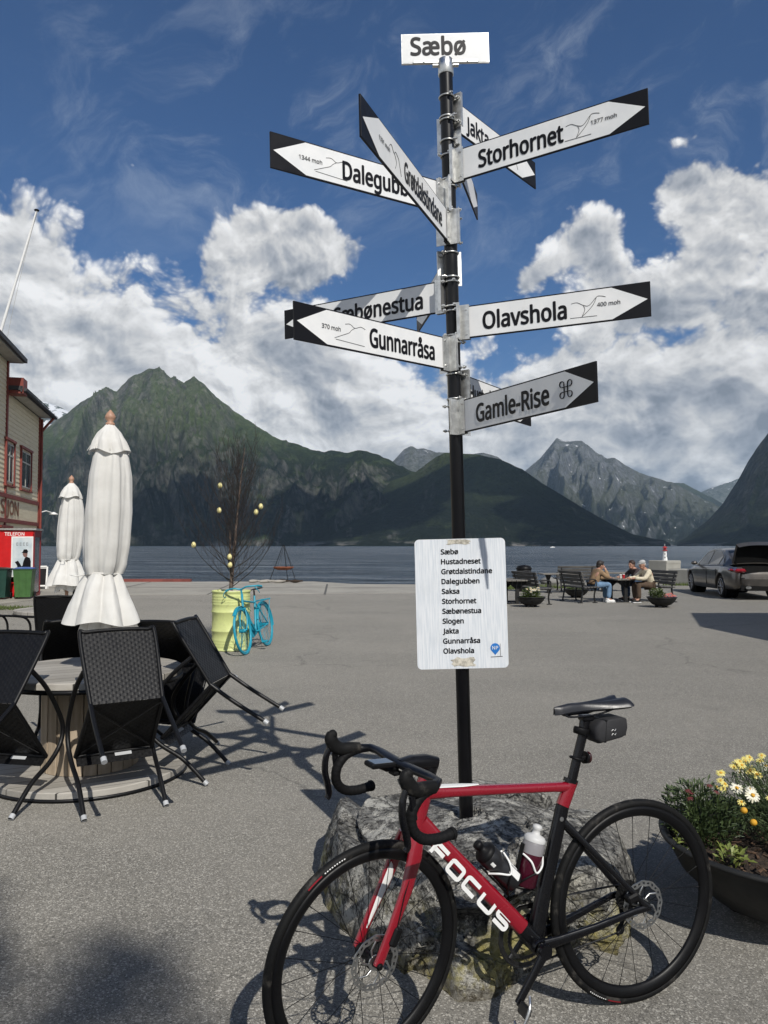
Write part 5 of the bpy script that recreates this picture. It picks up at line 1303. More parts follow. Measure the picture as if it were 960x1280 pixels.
k.add([(x, y, .001) for x, y in [(.30, .05), (.50, .05), (.50, .42), (.47, .52), (.38, .56), (.33, .52), (.29, .40), (.27, .28), (.20, .23), (.13, .36), (.16, .39), (.20, .35), (.25, .22)]], [(0, 1, 2, 3, 4, 5, 6, 7)], 0)
k.add([(x, y, .0012) for x, y in [(.28, .30), (.30, .16), (.18, .16), (.12, .28), (.15, .31), (.20, .24)]], [(0, 1, 2, 3, 4, 5)], 0)
k.add([(x, y, .0014) for x, y in [(.06, .40), (.15, .44), (.25, .27), (.17, .23)]], [(0, 3, 2, 1)], 0)
k.add([(x, y, .0016) for x, y in [(.27, .63), (.30, .56), (.36, .53), (.40, .58), (.41, .70), (.37, .74), (.29, .72)]], [(0, 1, 2, 3, 4, 5, 6)], 1)
k.add([(x, y, .0018) for x, y in [(.24, .67), (.40, .66), (.42, .72), (.38, .78), (.30, .77), (.27, .70)]], [(0, 1, 2, 3, 4, 5)], 0)
k.build('poster_figure', [M_['sign_black'], mat('poster_skin', (.22, .12, .10), .4)], ps)
k = MB(PP)
for i in range(4): k.box((.12+.09*i, .93, .002), (.055, .10, .001)); k.box((.12+.09*i+.01, .93, .0028), (.020, .05, .0005), mi=1)
k.build('poster_heading', [mat('poster_ink', (.30, .33, .35), .5), pm], ps)

def bin_(loc, col, lid, label, rz):
    r = thing('wheelie_bin', label, 'bin', loc, rz, 'wheelie bins by the kiosk')
    m = mat('bin_plastic', col, .45, vs=5, var=.12); lm = mat('bin_lid', lid, .45)
    k = MB(); a, b_, c_, d_ = (.21, .22, .26, .27)
    def ring(w, d, z): return [(-w, -d, z), (w, -d, z), (w, d, z), (-w, d, z)]
    vs = ring(.205, .22, .05)+ring(.255, .265, .82)+ring(.27, .28, .83)+ring(.27, .28, .86)
    k.add(vs, [(3, 2, 1, 0), (12, 13, 14, 15)]+[(4*i+j, 4*i+(j+1) % 4, 4*i+4+(j+1) % 4, 4*i+4+j) for i in range(3) for j in range(4)])
    for x in (-.09, .09): k.box((x, -.245, .45), (.02, .016, .66), rot=rotm('X', R_(3.2)))
    k.build('body', m, r, bevel=.012)
    k = MB(); k.grid(lambda u, v: (-.275+.55*u, -.30+.60*v, .868+.045*math.sin(math.pi*v)*math.sin(math.pi*u)**.3), 9, 9); k.box((0, 0, .865), (.55, .58, .018)); k.tube([(-.2, .33, .85), (.2, .33, .85)], .015, 8); k.build('lid', lm, r)
    for x in (-.24, .24): k = MB(); k.lathe([(.06, -.02), (.095, -.018), (.095, .018), (.06, .02)], 18, (x, .24, .095), axis=(1, 0, 0)); k.build('wheel', M_['rubber'], r)
    return r
bin_((-10.40, 22.30, .02), (.050, .125, .036), (.04, .11, .34), 'bright green wheelie bin with a blue lid before the kiosk', A0)
bin_((-10.99, 22.06, .02), (.012, .050, .038), (.010, .030, .026), 'dark green wheelie bin with a dark lid', A0-.06)
ab = thing('sandwich_board', 'small white framed board standing behind the kiosk near the quay', 'board', (-12.2, 27.4, 0), .2)
k = MB(); rm = rotm('X', R_(-12))
for x in (-.2, .2): k.box((x, 0, .40), (.05, .03, .80), rot=rm)
for z in (.80, .12): k.box((0, .0+(.4-z)*-.21, z), (.36, .028, .05), rot=rm)
k.build('frame', M_['white_paint'], ab); k = MB(); k.box((0, .0, .44), (.36, .012, .58), rot=rm); k.build('panel', M_['sign_black'], ab)
k = MB(); k.box((0, .17, .38), (.42, .03, .78), rot=rotm('X', R_(12))); k.build('rear_stay', M_['white_paint'], ab)
k = MB(); k.box((-11.4, 33.05-.25, .06), (6.4, .22, .13)); o = k.build('kerb_beam', mat('rail_red', (.20, .055, .045), .6, var=.2, vs=2)); tag(o, 'low red painted beam along the quay edge', 'kerb beam')
k = MB(); k.prism([(-15.5, 17), (-10.2, 19.4), (-9.9, 22.2), (-10.3, 25.0), (-14.5, 27.0)], .09, -.07); o = k.build('pavement', M_['concrete']); o['kind'] = 'structure'
def grass(name, cx, cy, rx, ry, n, seed, hmax=.10, z=0.0):
    rnd = random.Random(seed); k = MB()
    for i in range(n):
        a = rnd.uniform(0, 6.28); r = math.sqrt(rnd.random()); x = cx+rx*r*math.cos(a); y = cy+ry*r*math.sin(a); h = hmax*rnd.uniform(.4, 1); w = rnd.uniform(.004, .010)*(1+hmax*4); b = rnd.uniform(0, 3.14); l = rnd.uniform(-.5, .5)*h
        k.add([(x-w*math.cos(b), y-w*math.sin(b), z), (x+w*math.cos(b), y+w*math.sin(b), z), (x+l, y+l*.5, z+h)], [(0, 1, 2)])
    o = k.build(name, M_['grass']); o['kind'] = 'stuff'; return o
M_['grass'] = mat('grass_blades', (.085, .115, .028), .8, var=.5, vs=3)
grass('grass', -10.1, 18.9, 1.6, .5, 1400, 4, .10)

# ------------------------------------------------------------------ benches, tables, bins by the water
M_['bench_wood'] = wood_mat('bench_wood', (.060, .058, .055), (.125, .12, .112), sc=(3, 30, 30))
M_['table_wood'] = wood_mat('picnic_table_wood', (.13, .12, .105), (.24, .225, .195), sc=(3, 30, 30))
M_['iron'] = mat('cast_iron', (.012, .012, .012), .55)
def make_bench(L=1.35):
    t = thing('park_bench', '', 'bench', group='slatted park benches')
    for q in (1, -1):
        k = MB(); x = q*(L/2-.14)
        k.tube(bez([(x, .02, 0), (x, .0, .22), (x, .06, .40)], 4), [(.028, .02)]*9, 8); k.tube(bez([(x, -.40, 0), (x, -.36, .2), (x, -.34, .42), (x, -.44, .82)], 4), [(.028, .02)]*13, 8); k.tube([(x, .07, .41), (x, -.36, .40)], .022, 8)
        k.box((x, -.42, .012), (.06, .12, .024)); k.box((x, .02, .012), (.06, .12, .024))
        k.tube(bez([(x, .05, .41), (x, .06, .60), (x, -.10, .64), (x, -.38, .62)], 4), .018, 6); k.build('leg', M_['iron'], t)
    k = MB()
    for i in range(5): k.box((0, .05-.092*i, .432-.004*i), (L, .078, .032), ch=.006)
    k.build('seat', M_['bench_wood'], t)
    k = MB(); rm = rotm('X', R_(13))
    for i in range(4): k.box((0, -.355-.027*i, .52+.098*i), (L, .030, .082), rot=rm, ch=.006)
    k.build('backrest', M_['bench_wood'], t)
    return t
def make_table(L=1.3, W=.78):
    t = thing('picnic_table', '', 'table', group='pedestal tables by the water')
    k = MB()
    for i in range(6): k.box((0, (i-2.5)*W/6, .625), (L, W/6-.012, .036), ch=.006)
    k.build('tabletop', M_['table_wood'], t)
    for q in (1, -1):
        k = MB(); x = q*L*.30; k.box((x, 0, .30), (.07, .09, .60)); k.box((x, 0, .012), (.10, .55, .024)); k.prism([(0, 0)]*0 or [(-.01, 0), (.01, 0), (.01, .001), (-.01, .001)], .001)
        k.add([(x-.03, -.30, .605), (x-.03, .30, .605), (x-.03, .05, .40), (x-.03, -.05, .40), (x+.03, -.30, .605), (x+.03, .30, .605), (x+.03, .05, .40), (x+.03, -.05, .40)], [(0, 1, 2, 3), (7, 6, 5, 4), (0, 4, 5, 1), (1, 5, 6, 2), (2, 6, 7, 3), (3, 7, 4, 0)]); k.build('leg', M_['iron'], t)
    return t
b0 = None; DEP = math.atan2(-1.2, .29)          # the row runs away from the viewer
for (x, y, rz, lab) in [(5.55, 21.35, DEP, 'dark slatted bench that the person in the brown jacket sits on'), (4.15, 20.75, DEP+.08, 'dark slatted bench behind the bowl with pale yellow flowers'),
        (7.42, 21.55, DEP+math.pi, 'dark slatted bench under the two people facing the brown jacket'), (6.5, 26.6, .12, 'slatted bench standing nearest the water behind the tables')]:
    if b0 is None: b0 = make_bench(); b0.location = (x, y, 0); b0.rotation_euler = (0, 0, rz); b0['label'] = lab
    else: dup(b0, loc=(x, y, 0), rz=rz, label=lab)
t0 = None
for (x, y, rz, lab) in [(6.52, 21.5, DEP, 'table with a red cup between the seated people'), (5.75, 25.2, .05, 'empty table standing beside the dark litter bin'), (3.45, 20.9, DEP, 'empty table half hidden by the list board'), (7.75, 26.0, .1, 'empty table behind the seated people, close to the water')]:
    if t0 is None: t0 = make_table(); t0.location = (x, y, 0); t0.rotation_euler = (0, 0, rz); t0['label'] = lab
    else: dup(t0, loc=(x, y, 0), rz=rz, label=lab)
lb = thing('litter_bin', 'dark litter bin standing among the benches by the water', 'litter bin', (4.72, 26.0, 0))
k = MB(); k.lathe([(.20, 0), (.21, .02), (.25, .72), (.24, .74)], 20); k.build('body', M_['iron'], lb)
k = MB(); k.lathe([(.26, .74), (.27, .77), (.22, .86), (.0, .90)], 20); k.box((0, -.24, .66), (.22, .04, .10), mi=1); k.build('lid', [M_['black_plastic'], M_['sign_black']], lb)
for (px, py, Y, col, lab, h) in [(779.5, 728, 21.3, (.50, .012, .02), 'red paper cup on the table between the seated people', .11), (776, 728, 21.35, (.75, .74, .72), 'white paper cup beside the red cup', .10)]:
    P = pix(px, py, Y); cu = thing('paper_cup', lab, 'cup', (P.x, Y, .643), group='cups on the table')
    k = MB(); k.lathe([(.026, 0), (.036, h)], 14); k.build('cup_wall', mat('cup_paper', col, .6), cu); k = MB(); k.lathe([(.038, h), (.038, h+.012), (.0, h+.014)], 14); k.build('lid', M_['white_paint'], cu)

# ------------------------------------------------------------------ seated people
M_['skin'] = mat('skin', (.42, .23, .16), .55, var=.08, vs=20)
def skin_mesh(verts, edges, radii, root=0, lv=2):
    me = bpy.data.meshes.new('figure'); me.from_pydata(verts, edges, []); o = bpy.data.objects.new('figure', me); C.objects.link(o)
    o.modifiers.new('skin', 'SKIN'); sv = me.skin_vertices[0].data
    for i, r in enumerate(radii): sv[i].radius = r if isinstance(r, tuple) else (r, r); sv[i].use_root = (i == root)
    s = o.modifiers.new('smooth', 'SUBSURF'); s.levels = lv; s.render_levels = lv
    dg = bpy.context.evaluated_depsgraph_get(); m2 = bpy.data.meshes.new_from_object(o.evaluated_get(dg))
    vs = [tuple(v.co) for v in m2.vertices]; fs = [tuple(p.vertices) for p in m2.polygons]
    bpy.data.objects.remove(o); bpy.data.meshes.remove(me); bpy.data.meshes.remove(m2); return vs, fs
def person(M, label, J, cols, hair, cap=None, beard=False):
    """J: joints of the pose; the figure faces +x, its left is +y"""
    p = thing('person', label, 'person', M=M, group='people seated at the table')
    V = {}; L = []
    def v(n, r): V[n] = len(L); L.append((Vector(J[n]), r))
    for n, r in [('hip', (.15, .12)), ('waist', (.14, .11)), ('chest', (.17, .12)), ('neck', .058), ('headb', .065)]: v(n, r)
    E = [('hip', 'waist'), ('waist', 'chest'), ('chest', 'neck'), ('neck', 'headb')]
    for s in 'LR':
        for n, r in [('sh', .068), ('el', .048), ('wr', .032), ('palm', (.038, .020)), ('th', .095), ('kn', .066), ('an', .045), ('toe', (.045, .03))]: v(n+s, r)
        E += [('chest', 'sh'+s), ('sh'+s, 'el'+s), ('el'+s, 'wr'+s), ('wr'+s, 'palm'+s), ('hip', 'th'+s), ('th'+s, 'kn'+s), ('kn'+s, 'an'+s), ('an'+s, 'toe'+s)]
    vs, fs = skin_mesh([q[0] for q in L], [(V[a], V[b]) for a, b in E], [q[1] for q in L])
    k = MB(); k.add(vs, fs, 0, True)
    H = Vector(J['head']); d = Vector(J['look']).normalized(); side = Vector((0, 0, 1)).cross(d).normalized(); up = d.cross(side)
    B3 = Matrix((d, side, up)).transposed()
    W = lambda x, y, z: tuple(H+B3 @ Vector((x, y, z)))
    k.ell(W(0, 0, .01), (.098, .076, .118), 20, 14, rot=B3); k.ell(W(.045, 0, -.07), (.052, .050, .050), 14, 8, rot=B3)
    k.ell(W(.098, 0, -.010), (.022, .014, .024), 10, 6, rot=B3)                       # nose
    for q in (1, -1): k.ell(W(-.005, q*.077, -.01), (.020, .010, .032), 8, 6, rot=B3); k.ell(W(.083, q*.032, .018), (.012, .013, .009), 8, 6, mi=1, rot=B3)
    k.ell(W(.088, 0, -.058), (.010, .024, .006), 8, 5, mi=2, rot=B3)                   # mouth
    for s in 'LR':                                                                    # hands: four fingers and a thumb
        w_, pm = Vector(J['wr'+s]), Vector(J['palm'+s]); f = (pm-w_).normalized(); cu = Vector(J.get('curl'+s, (0, 0, -1))).normalized(); a = f.cross(cu).normalized()
        for i, ln in enumerate((.066, .076, .070, .054)):
            b = pm+f*.012+a*(.027-.018*i); k.tube([b, b+f*ln*.45+cu*.008, b+f*ln*.75+cu*.030, b+f*ln*.82+cu*.052], [.0095, .009, .008, .006], 7)
        b = pm-f*.03+a*.030; k.tube([b, b+a*.022+f*.02+cu*.012, b+a*.018+f*.045+cu*.026], [.011, .010, .007], 7)
    k.build('body', [M_['skin'], M_['sign_black'], mat('lips', (.30, .10, .09), .5)], p)
    def cloth(name, names, edges, extra, m):
        ids = {n: i for i, n in enumerate(names)}
        rr = []
        for n in names:
            r = extra.get(n) if n in extra else L[V[n]][1]; r = r if isinstance(r, tuple) else (r, r); rr.append((r[0]+.016, r[1]+.016))
        v_, f_ = skin_mesh([J[n] for n in names], [(ids[a], ids[b]) for a, b in edges], rr); k = MB(); k.add(v_, f_, 0, True); return k.build(name, m, p)
    up_ = ['waist', 'hip', 'chest', 'collar']+[n+s for s in 'LR' for n in ('sh', 'el', 'wr')]
    J['collar'] = Vector(J['chest']).lerp(Vector(J['neck']), .72)
    cloth('jacket', up_, [('hip', 'waist'), ('waist', 'chest'), ('chest', 'collar')]+[e for s in 'LR' for e in (('chest', 'sh'+s), ('sh'+s, 'el'+s), ('el'+s, 'wr'+s))], {'collar': .075, 'hip': (.165, .14), 'waist': (.16, .13), 'chest': (.185, .14), 'wrL': .038, 'wrR': .038}, cols[0])
    cloth('trousers', ['hip']+[n+s for s in 'LR' for n in ('th', 'kn', 'an')], [e for s in 'LR' for e in (('hip', 'th'+s), ('th'+s, 'kn'+s), ('kn'+s, 'an'+s))], {'hip': (.14, .12), 'anL': .058, 'anR': .058}, cols[1])
    for s in 'LR':
        k = MB(); an, to = Vector(J['an'+s]), Vector(J['toe'+s]); f = (to-an); f.z = 0; f.normalize(); sd_ = Vector((0, 0, 1)).cross(f)
        R3 = Matrix((f, sd_, Vector((0, 0, 1)))).transposed(); c = Vector((an.x, an.y, 0))+f*.07
        k.ell((c.x, c.y, .048), (.145, .052, .046), 16, 8, rot=R3); k.box((c.x, c.y, .014), (.27, .092, .026), rot=R3, ch=.01, mi=1); k.ell((an.x, an.y, .085), (.058, .048, .05), 12, 8, rot=R3)
        k.build('shoe', [cols[2], cols[3]], p)
    k = MB()
    if cap:
        k.ell(W(-.015, 0, .065), (.112, .092, .072), 18, 9, rot=B3); k.ell(W(.090, 0, .060), (.055, .070, .014), 14, 6, rot=B3); k.build('flat_cap', cap, p); k = MB(); k.ell(W(-.055, 0, -.005), (.055, .083, .070), 14, 8, rot=B3)
    else:
        k.ell(W(-.022, 0, .042), (.108, .090, .106), 18, 10, rot=B3); k.ell(W(.055, .02, .105), (.045, .06, .032), 10, 6, rot=B3); k.ell(W(-.06, 0, -.03), (.055, .072, .07), 12, 8, rot=B3)
    k.build('hair', hair, p)
    return p
cl_ = lambda n, c: mat(n, c, .85, var=.22, vs=9, bump=.5, bs=30, bd=.01)
base = dict(hip=(0, 0, .53), waist=(.03, 0, .66), chest=(.12, 0, .84), neck=(.18, 0, .965), headb=(.205, 0, 1.00), head=(.235, 0, 1.06), look=(1, 0, -.25),
            shL=(.13, .19, .88), shR=(.13, -.19, .88), elL=(.34, .25, .68), elR=(.36, -.24, .69), wrL=(.58, .13, .70), wrR=(.36, -.08, .92), palmL=(.66, .10, .70), palmR=(.345, -.05, 1.0),
            curlR=(-.4, .8, .1), thL=(.06, .09, .50), thR=(.06, -.09, .50), knL=(.46, .13, .52), knR=(.46, -.12, .52), anL=(.46, .14, .10), anR=(.40, -.13, .10), toeL=(.60, .15, .05), toeR=(.55, -.14, .05))
fx = math.atan2(.24, .97)
person(Matrix.Translation((5.70, 21.02, 0)) @ Matrix.Rotation(fx, 4, 'Z') @ Matrix.Scale(.95, 4), 'person in a brown jacket and blue jeans, hand to the face, seated at the table', dict(base), [cl_('brown_jacket', (.26, .17, .095)), cl_('jeans', (.13, .22, .34)), M_['white_paint'], M_['white_paint']], mat('dark_hair', (.018, .012, .009), .6))
B = dict(base); B.update(head=(.25, 0, 1.08), look=(1, .1, -.35), wrR=(.60, -.12, .70), palmR=(.68, -.09, .70), curlR=(0, 0, -1), elR=(.36, -.26, .68))
person(Matrix.Translation((7.28, 21.1, 0)) @ Matrix.Rotation(fx+math.pi, 4, 'Z') @ Matrix.Scale(.95, 4), 'person in a cream jacket and grey flat cap, leaning over the table', B, [cl_('cream_jacket', (.66, .59, .44)), cl_('brown_trousers', (.085, .055, .035)), cl_('dark_shoe', (.02, .018, .016)), M_['white_paint']], mat('grey_hair', (.35, .34, .32), .7), cap=cl_('grey_cap', (.40, .40, .39)))
Cc = dict(base); Cc.update(look=(1, .3, -.1), wrR=(.55, -.10, .72), palmR=(.63, -.06, .72), curlR=(0, 0, -1))
person(Matrix.Translation((7.20, 21.78, 0)) @ Matrix.Rotation(fx+math.pi, 4, 'Z') @ Matrix.Scale(.95, 4), 'dark haired person in dark clothes half hidden behind the cream jacket', Cc, [cl_('dark_jacket', (.05, .035, .035)), cl_('dark_jeans', (.05, .09, .16)), cl_('dark_shoe', (.02, .018, .016)), M_['white_paint']], mat('dark_hair', (.03, .015, .010), .6))

# ------------------------------------------------------------------ planter bowls and their plants
M_['bowl'] = mat('bowl_plastic', (.016, .016, .015), .6, var=.3, vs=7, bump=.2, bs=60)
def leaf_mat(name, a, b_, rough=.55):
    m, t, b = new_mat(name); n = t.noise(t.pos(), 40, 3, .6); oi = t.new('ShaderNodeNewGeometry').outputs['Random Per Island']
    c = t.mix(oi, a, b_); c = t.mix(t.mul(n, .4), c, tuple(k*.6 for k in a)); t.put(b.inputs['Base Color'], c); b.inputs['Roughness'].default_value = rough; b.inputs['Subsurface Weight'].default_value = 0
    return m
M_['leaf_grey'] = leaf_mat('daisy_leaf', (.045, .078, .026), (.125, .165, .070)); M_['leaf_dark'] = leaf_mat('dark_leaf', (.030, .052, .018), (.080, .115, .036)); M_['leaf_pale'] = leaf_mat('pale_leaf', (.12, .15, .030), (.22, .26, .060)); M_['leaf_bright'] = leaf_mat('bright_leaf', (.05, .085, .018), (.12, .16, .035))
M_['petal_yellow'] = leaf_mat('yellow_petal', (.72, .60, .10), (.80, .72, .30)); M_['petal_white'] = leaf_mat('white_petal', (.78, .74, .52), (.82, .80, .70)); M_['flower_eye'] = mat('flower_eye', (.62, .32, .02), .7); M_['petal_wine'] = leaf_mat('wine_petal', (.10, .012, .018), (.20, .03, .035)); M_['petal_pink'] = leaf_mat('pink_petal', (.40, .05, .10), (.55, .16, .20))
def bowl(loc, s, label):
    r = thing('planter_bowl', label, 'planter', loc, group='round black planter bowls'); r.scale = (s, s, s)
    k = MB(); k.lathe([(.0, .045), (.16, .048), (.30, .10), (.41, .20), (.463, .30), (.468, .318), (.490, .322), (.493, .338), (.470, .342), (.452, .325), (.445, .29)], 56, caps=False); k.build('bowl', M_['bowl'], r)
    for a in (.4, 2.5, 4.6): k = MB(); k.tube([(.17*math.cos(a), .17*math.sin(a), 0), (.17*math.cos(a), .17*math.sin(a), .06)], [.05, .06], 12); k.build('foot', M_['bowl'], r)
    k = MB(); k.grid(lambda u, v: (.447*v*math.cos(2*math.pi*u), .447*v*math.sin(2*math.pi*u), .292+.022*math.sin(9*v+u*17)*v*(1-v)*3+.012*math.sin(u*44+v*21)*v*(1-v)*4), 60, 16, closeu=True); k.build('soil', M_['soil'], r)
    return r
def tuft(k, c, rx, ry, h, n, rnd, ll=.06, lw=.006, up=.55, mi=0, z0=0.0, lean=(0, 0)):
    """stems with many small leaves through the volume of a low bush"""
    for i in range(n):
        a = rnd.uniform(0, 6.283); q = math.sqrt(rnd.random()); zz = rnd.random()**.75
        hh = h*math.sqrt(max(.06, 1-(q*.95)**2.2)); x = c[0]+rx*q*math.cos(a)*(.55+.45*zz)+lean[0]*zz; y = c[1]+ry*q*math.sin(a)*(.55+.45*zz)+lean[1]*zz; z = c[2]+z0+hh*zz
        b = a+rnd.uniform(-1.3, 1.3); el = rnd.uniform(-.2, 1.2)*up+.25; d = Vector((math.cos(b)*math.cos(el), math.sin(b)*math.cos(el), math.sin(el))); s = d.cross(Vector((rnd.uniform(-.3, .3), rnd.uniform(-.3, .3), 1))).normalized(); L = ll*rnd.uniform(.5, 1.25); w = lw*rnd.uniform(.7, 1.3); p = Vector((x, y, z))
        m1 = p+d*L*.5+Vector((0, 0, L*.06)); e = p+d*L-Vector((0, 0, L*.10)); k.add([p, m1+s*w, e, m1-s*w], [(0, 1, 2, 3)], mi, False)
def stems(k, c, rx, ry, h, n, rnd, r=.0022, mi=0):
    for i in range(n):
        a = rnd.uniform(0, 6.283); q = math.sqrt(rnd.random()); e = Vector((c[0]+rx*q*math.cos(a), c[1]+ry*q*math.sin(a), c[2]+h*math.sqrt(max(.1, 1-q*q*.9)))); b = Vector((c[0]+.3*rx*q*math.cos(a), c[1]+.3*ry*q*math.sin(a), c[2])); m = (b+e)/2+Vector((rnd.uniform(-.02, .02), rnd.uniform(-.02, .02), .02)); k.tube([b, m, e], [r*1.5, r, r*.7], 4, cap=False, mi=mi)
def daisy(P, n, r, petals, parent, mp, rnd, name='flower', eye=None):
    n = Vector(n).normalized(); u = n.orthogonal().normalized(); v = n.cross(u); k = MB()
    for i in range(petals):
        a = 2*math.pi*i/petals+rnd.uniform(-.08, .08); d = u*math.cos(a)+v*math.sin(a); s = n.cross(d); L = r*rnd.uniform(.88, 1.08); dr = -n*L*rnd.uniform(.0, .28)
        k.add([P+d*r*.2, P+d*L*.55+s*r*.15+n*r*.06, P+d*L+s*r*.10+dr, P+d*L*1.05+dr, P+d*L-s*r*.10+dr, P+d*L*.55-s*r*.15+n*r*.06], [(0, 1, 2, 3, 4, 5)], 0)
    Q = Vector((0, 0, 1)).rotation_difference(n).to_matrix(); k.ell(P+n*r*.05, (r*.30, r*.30, r*.16), 10, 6, mi=1, rot=Q); return k.build(name, [mp, eye or M_['flower_eye']], parent)
bowl((1.67, 3.27, 0), 1.0, 'big near planter bowl of daisies beside the rear bicycle wheel')
rnd = random.Random(12)
dp = thing('daisy_plant', 'bushy daisy plant with yellow and white flowers in the near bowl', 'plant', (1.80, 3.42, .29))
k = MB(); tuft(k, (-.02, -.05, 0), .34, .36, .33, 7000, rnd, .036, .0026, .8); stems(k, (0, 0, 0), .28, .27, .33, 130, rnd); k.build('foliage', M_['leaf_grey'], dp)
for (px, py, Y, r, mp, tilt) in [(922, 956, 3.55, 0.027, 0, .6), (931, 950, 3.66, 0.022, 0, .5), (938, 963, 3.5, 0.027, 0, .7), (946, 968, 3.45, 0.024, 0, .7), (901, 966, 3.45, 0.021, 0, .35), (921, 985, 3.36, 0.027, 1, .6), (938, 987, 3.33, 0.024, 1, .4), (941, 994, 3.24, 0.029, 1, 1.0), (957, 957, 3.55, 0.024, 1, .6), (950, 951, 3.7, 0.019, 0, .4), (925, 966, 3.6, 0.021, 1, .5), (904, 986, 3.4, 0.018, 0, .4), (972, 962, 3.5, 0.026, 0, .7), (985, 985, 3.35, 0.027, 1, .8)]:
    P = pix(px, py, Y)-Vector((1.80, 3.42, .29)); f = daisy(P, Vector((rnd.uniform(-.3, .3), -tilt, .75)), r, 15, dp, M_['petal_white'] if mp else M_['petal_yellow'], rnd)
    k = MB(); k.tube([P-Vector((0, 0, .004)), P*.75+Vector((0, 0, -.02)), P*.35], .0016, 4, cap=False); k.build('stalk', M_['leaf_grey'], f)
for i in range(26):
    a = rnd.uniform(0, 6.28); q = .95*math.sqrt(rnd.random()); P = Vector((-.02+.33*q*math.cos(a), -.05+.35*q*math.sin(a), .335*math.sqrt(max(.08, 1-q*q*.85))+.03))
    f = daisy(P, (rnd.uniform(-.4, .4), -.5, .8), rnd.uniform(.013, .021), 12, dp, M_['petal_yellow'], rnd); k = MB(); k.tube([P, P*.8, P*.5], .0014, 4, cap=False); k.build('stalk', M_['leaf_grey'], f)
for (px, py, Y) in [(930, 1013, 3.18), (942, 1028, 3.12)]:
    P = pix(px, py, Y)-Vector((1.80, 3.42, .29)); k = MB(); k.ell(P, (.014, .014, .013), 10, 7); f = k.build('flower', M_['flower_eye'], dp); k = MB(); k.tube([P, P*.6+Vector((0, 0, -.02)), P*.3], .0014, 4, cap=False); k.build('stalk', M_['leaf_grey'], f)
wp = thing('wine_flower_plant', 'dark leaved plant with wine red flower heads at the rim of the near bowl', 'plant', (1.36, 3.36, .29))
k = MB(); tuft(k, (0, 0, 0), .17, .20, .25, 1700, rnd, .038, .0055, 1.0); stems(k, (0, 0, 0), .13, .14, .25, 40, rnd); k.build('foliage', M_['leaf_dark'], wp)
for i in range(5):
    P = Vector((rnd.uniform(-.10, .04), rnd.uniform(-.10, .10), rnd.uniform(.20, .28))); daisy(P, (rnd.uniform(-.3, .3), -.3, 1), .014, 9, wp, M_['petal_wine'], rnd, eye=M_['petal_wine'])
pp = thing('pale_leaf_plant', 'small pale green leafy plant at the front of the near bowl', 'plant', (1.36, 3.08, .295))
k = MB(); tuft(k, (0, 0, 0), .07, .06, .09, 60, rnd, .045, .009, .8); tuft(k, (-.12, .16, -.01), .05, .08, .10, 50, rnd, .04, .008, .9); k.build('foliage', M_['leaf_pale'], pp)
bd_ = MB()
for i in range(260):
    a = rnd.uniform(0, 6.28); r = .43*math.sqrt(rnd.random()); x, y = 1.67+r*math.cos(a), 3.27+r*math.sin(a); L = rnd.uniform(.012, .045); b = rnd.uniform(0, 3.14); bd_.box((x, y, .308+rnd.uniform(-.006, .012)), (L, rnd.uniform(.005, .013), .005), rot=rotm('Z', b) @ rotm('Y', rnd.uniform(-.5, .5)), mi=0)
o = bd_.build('bark_chips', mat('bark_chip', (.085, .050, .030), .9, var=.7, vs=60)); o['kind'] = 'stuff'
for (x, y, lab, kind) in [(3.72, 19.55, 'planter bowl of pale yellow flowers before a bench', 0), (6.98, 19.4, 'planter bowl of green leaves and pink flowers before the cream jacket', 1), (5.72, 22.95, 'planter bowl half hidden behind the bench of the brown jacket', 2)]:
    bowl((x, y, 0), .76, lab)
    pl = thing('flowering_plant', ['bushy plant with pale yellow flowers in a far bowl', 'green and pink flowering plant in the bowl before the cream jacket', 'low green plant in the bowl behind the bench'][kind], 'plant', (x, y, .22))
    k = MB()
    if kind == 0: tuft(k, (0, 0, 0), .26, .22, .26, 500, rnd, .07, .014, .9); tuft(k, (0, 0, 0), .33, .33, .05, 300, rnd, .06, .014, .4)
    elif kind == 1: tuft(k, (-.12, 0, 0), .20, .2, .26, 500, rnd, .07, .014, .9)
    else: tuft(k, (0, 0, 0), .30, .3, .12, 300, rnd, .06, .014, .6)
    k.build('foliage', M_['leaf_bright'], pl)
    if kind == 0:
        for i in range(16): P = Vector((rnd.uniform(-.12, .22), rnd.uniform(-.2, .1), rnd.uniform(.17, .28))); daisy(P, (0, -.6, 1), .04, 8, pl, M_['petal_white'], rnd)
    if kind == 1:
        for i in range(18): P = Vector((rnd.uniform(.05, .32), rnd.uniform(-.2, .1), rnd.uniform(.05, .14))); daisy(P, (0, -.6, 1), .038, 8, pl, M_['petal_pink'], rnd)

# ------------------------------------------------------------------ concrete blocks and toy lighthouse
for (x, y, w, d, h, rz, lab) in [(11.62, 31.9, 1.0, .85, .93, R_(36), 'taller concrete block with the toy lighthouse on top'), (12.12, 30.9, 1.05, .95, .60, R_(36), 'lower concrete block beside the dark car')]:
    k = MB(); k.box((0, 0, h/2), (w, d, h), ch=.02)
    for zz in (h*.33, h*.66): k.box((w/2+.002, 0, zz), (.012, d-.08, .012)); k.box((0, -d/2-.002, zz), (w-.08, .012, .012))
    k.box((w/2+.004, 0, h-.08), (.02, d-.02, .10), ch=.004); k.box((0, -d/2-.004, h-.08), (w-.02, .02, .10), ch=.004)
    o = k.build('concrete_block', M_['concrete_block']); o.location = (x, y, 0); o.rotation_euler = (0, 0, rz); tag(o, lab, 'block', 'concrete blocks at the quay')
lh = thing('toy_lighthouse', 'small white wooden lighthouse with a red top on the concrete block', 'lighthouse', (11.62, 31.85, .93)); lh.scale = (.72, .72, .90)
k = MB(); k.lathe([(.155, 0), (.145, .02), (.090, .44)], 8, smooth=False); k.build('tower', M_['white_paint'], lh)
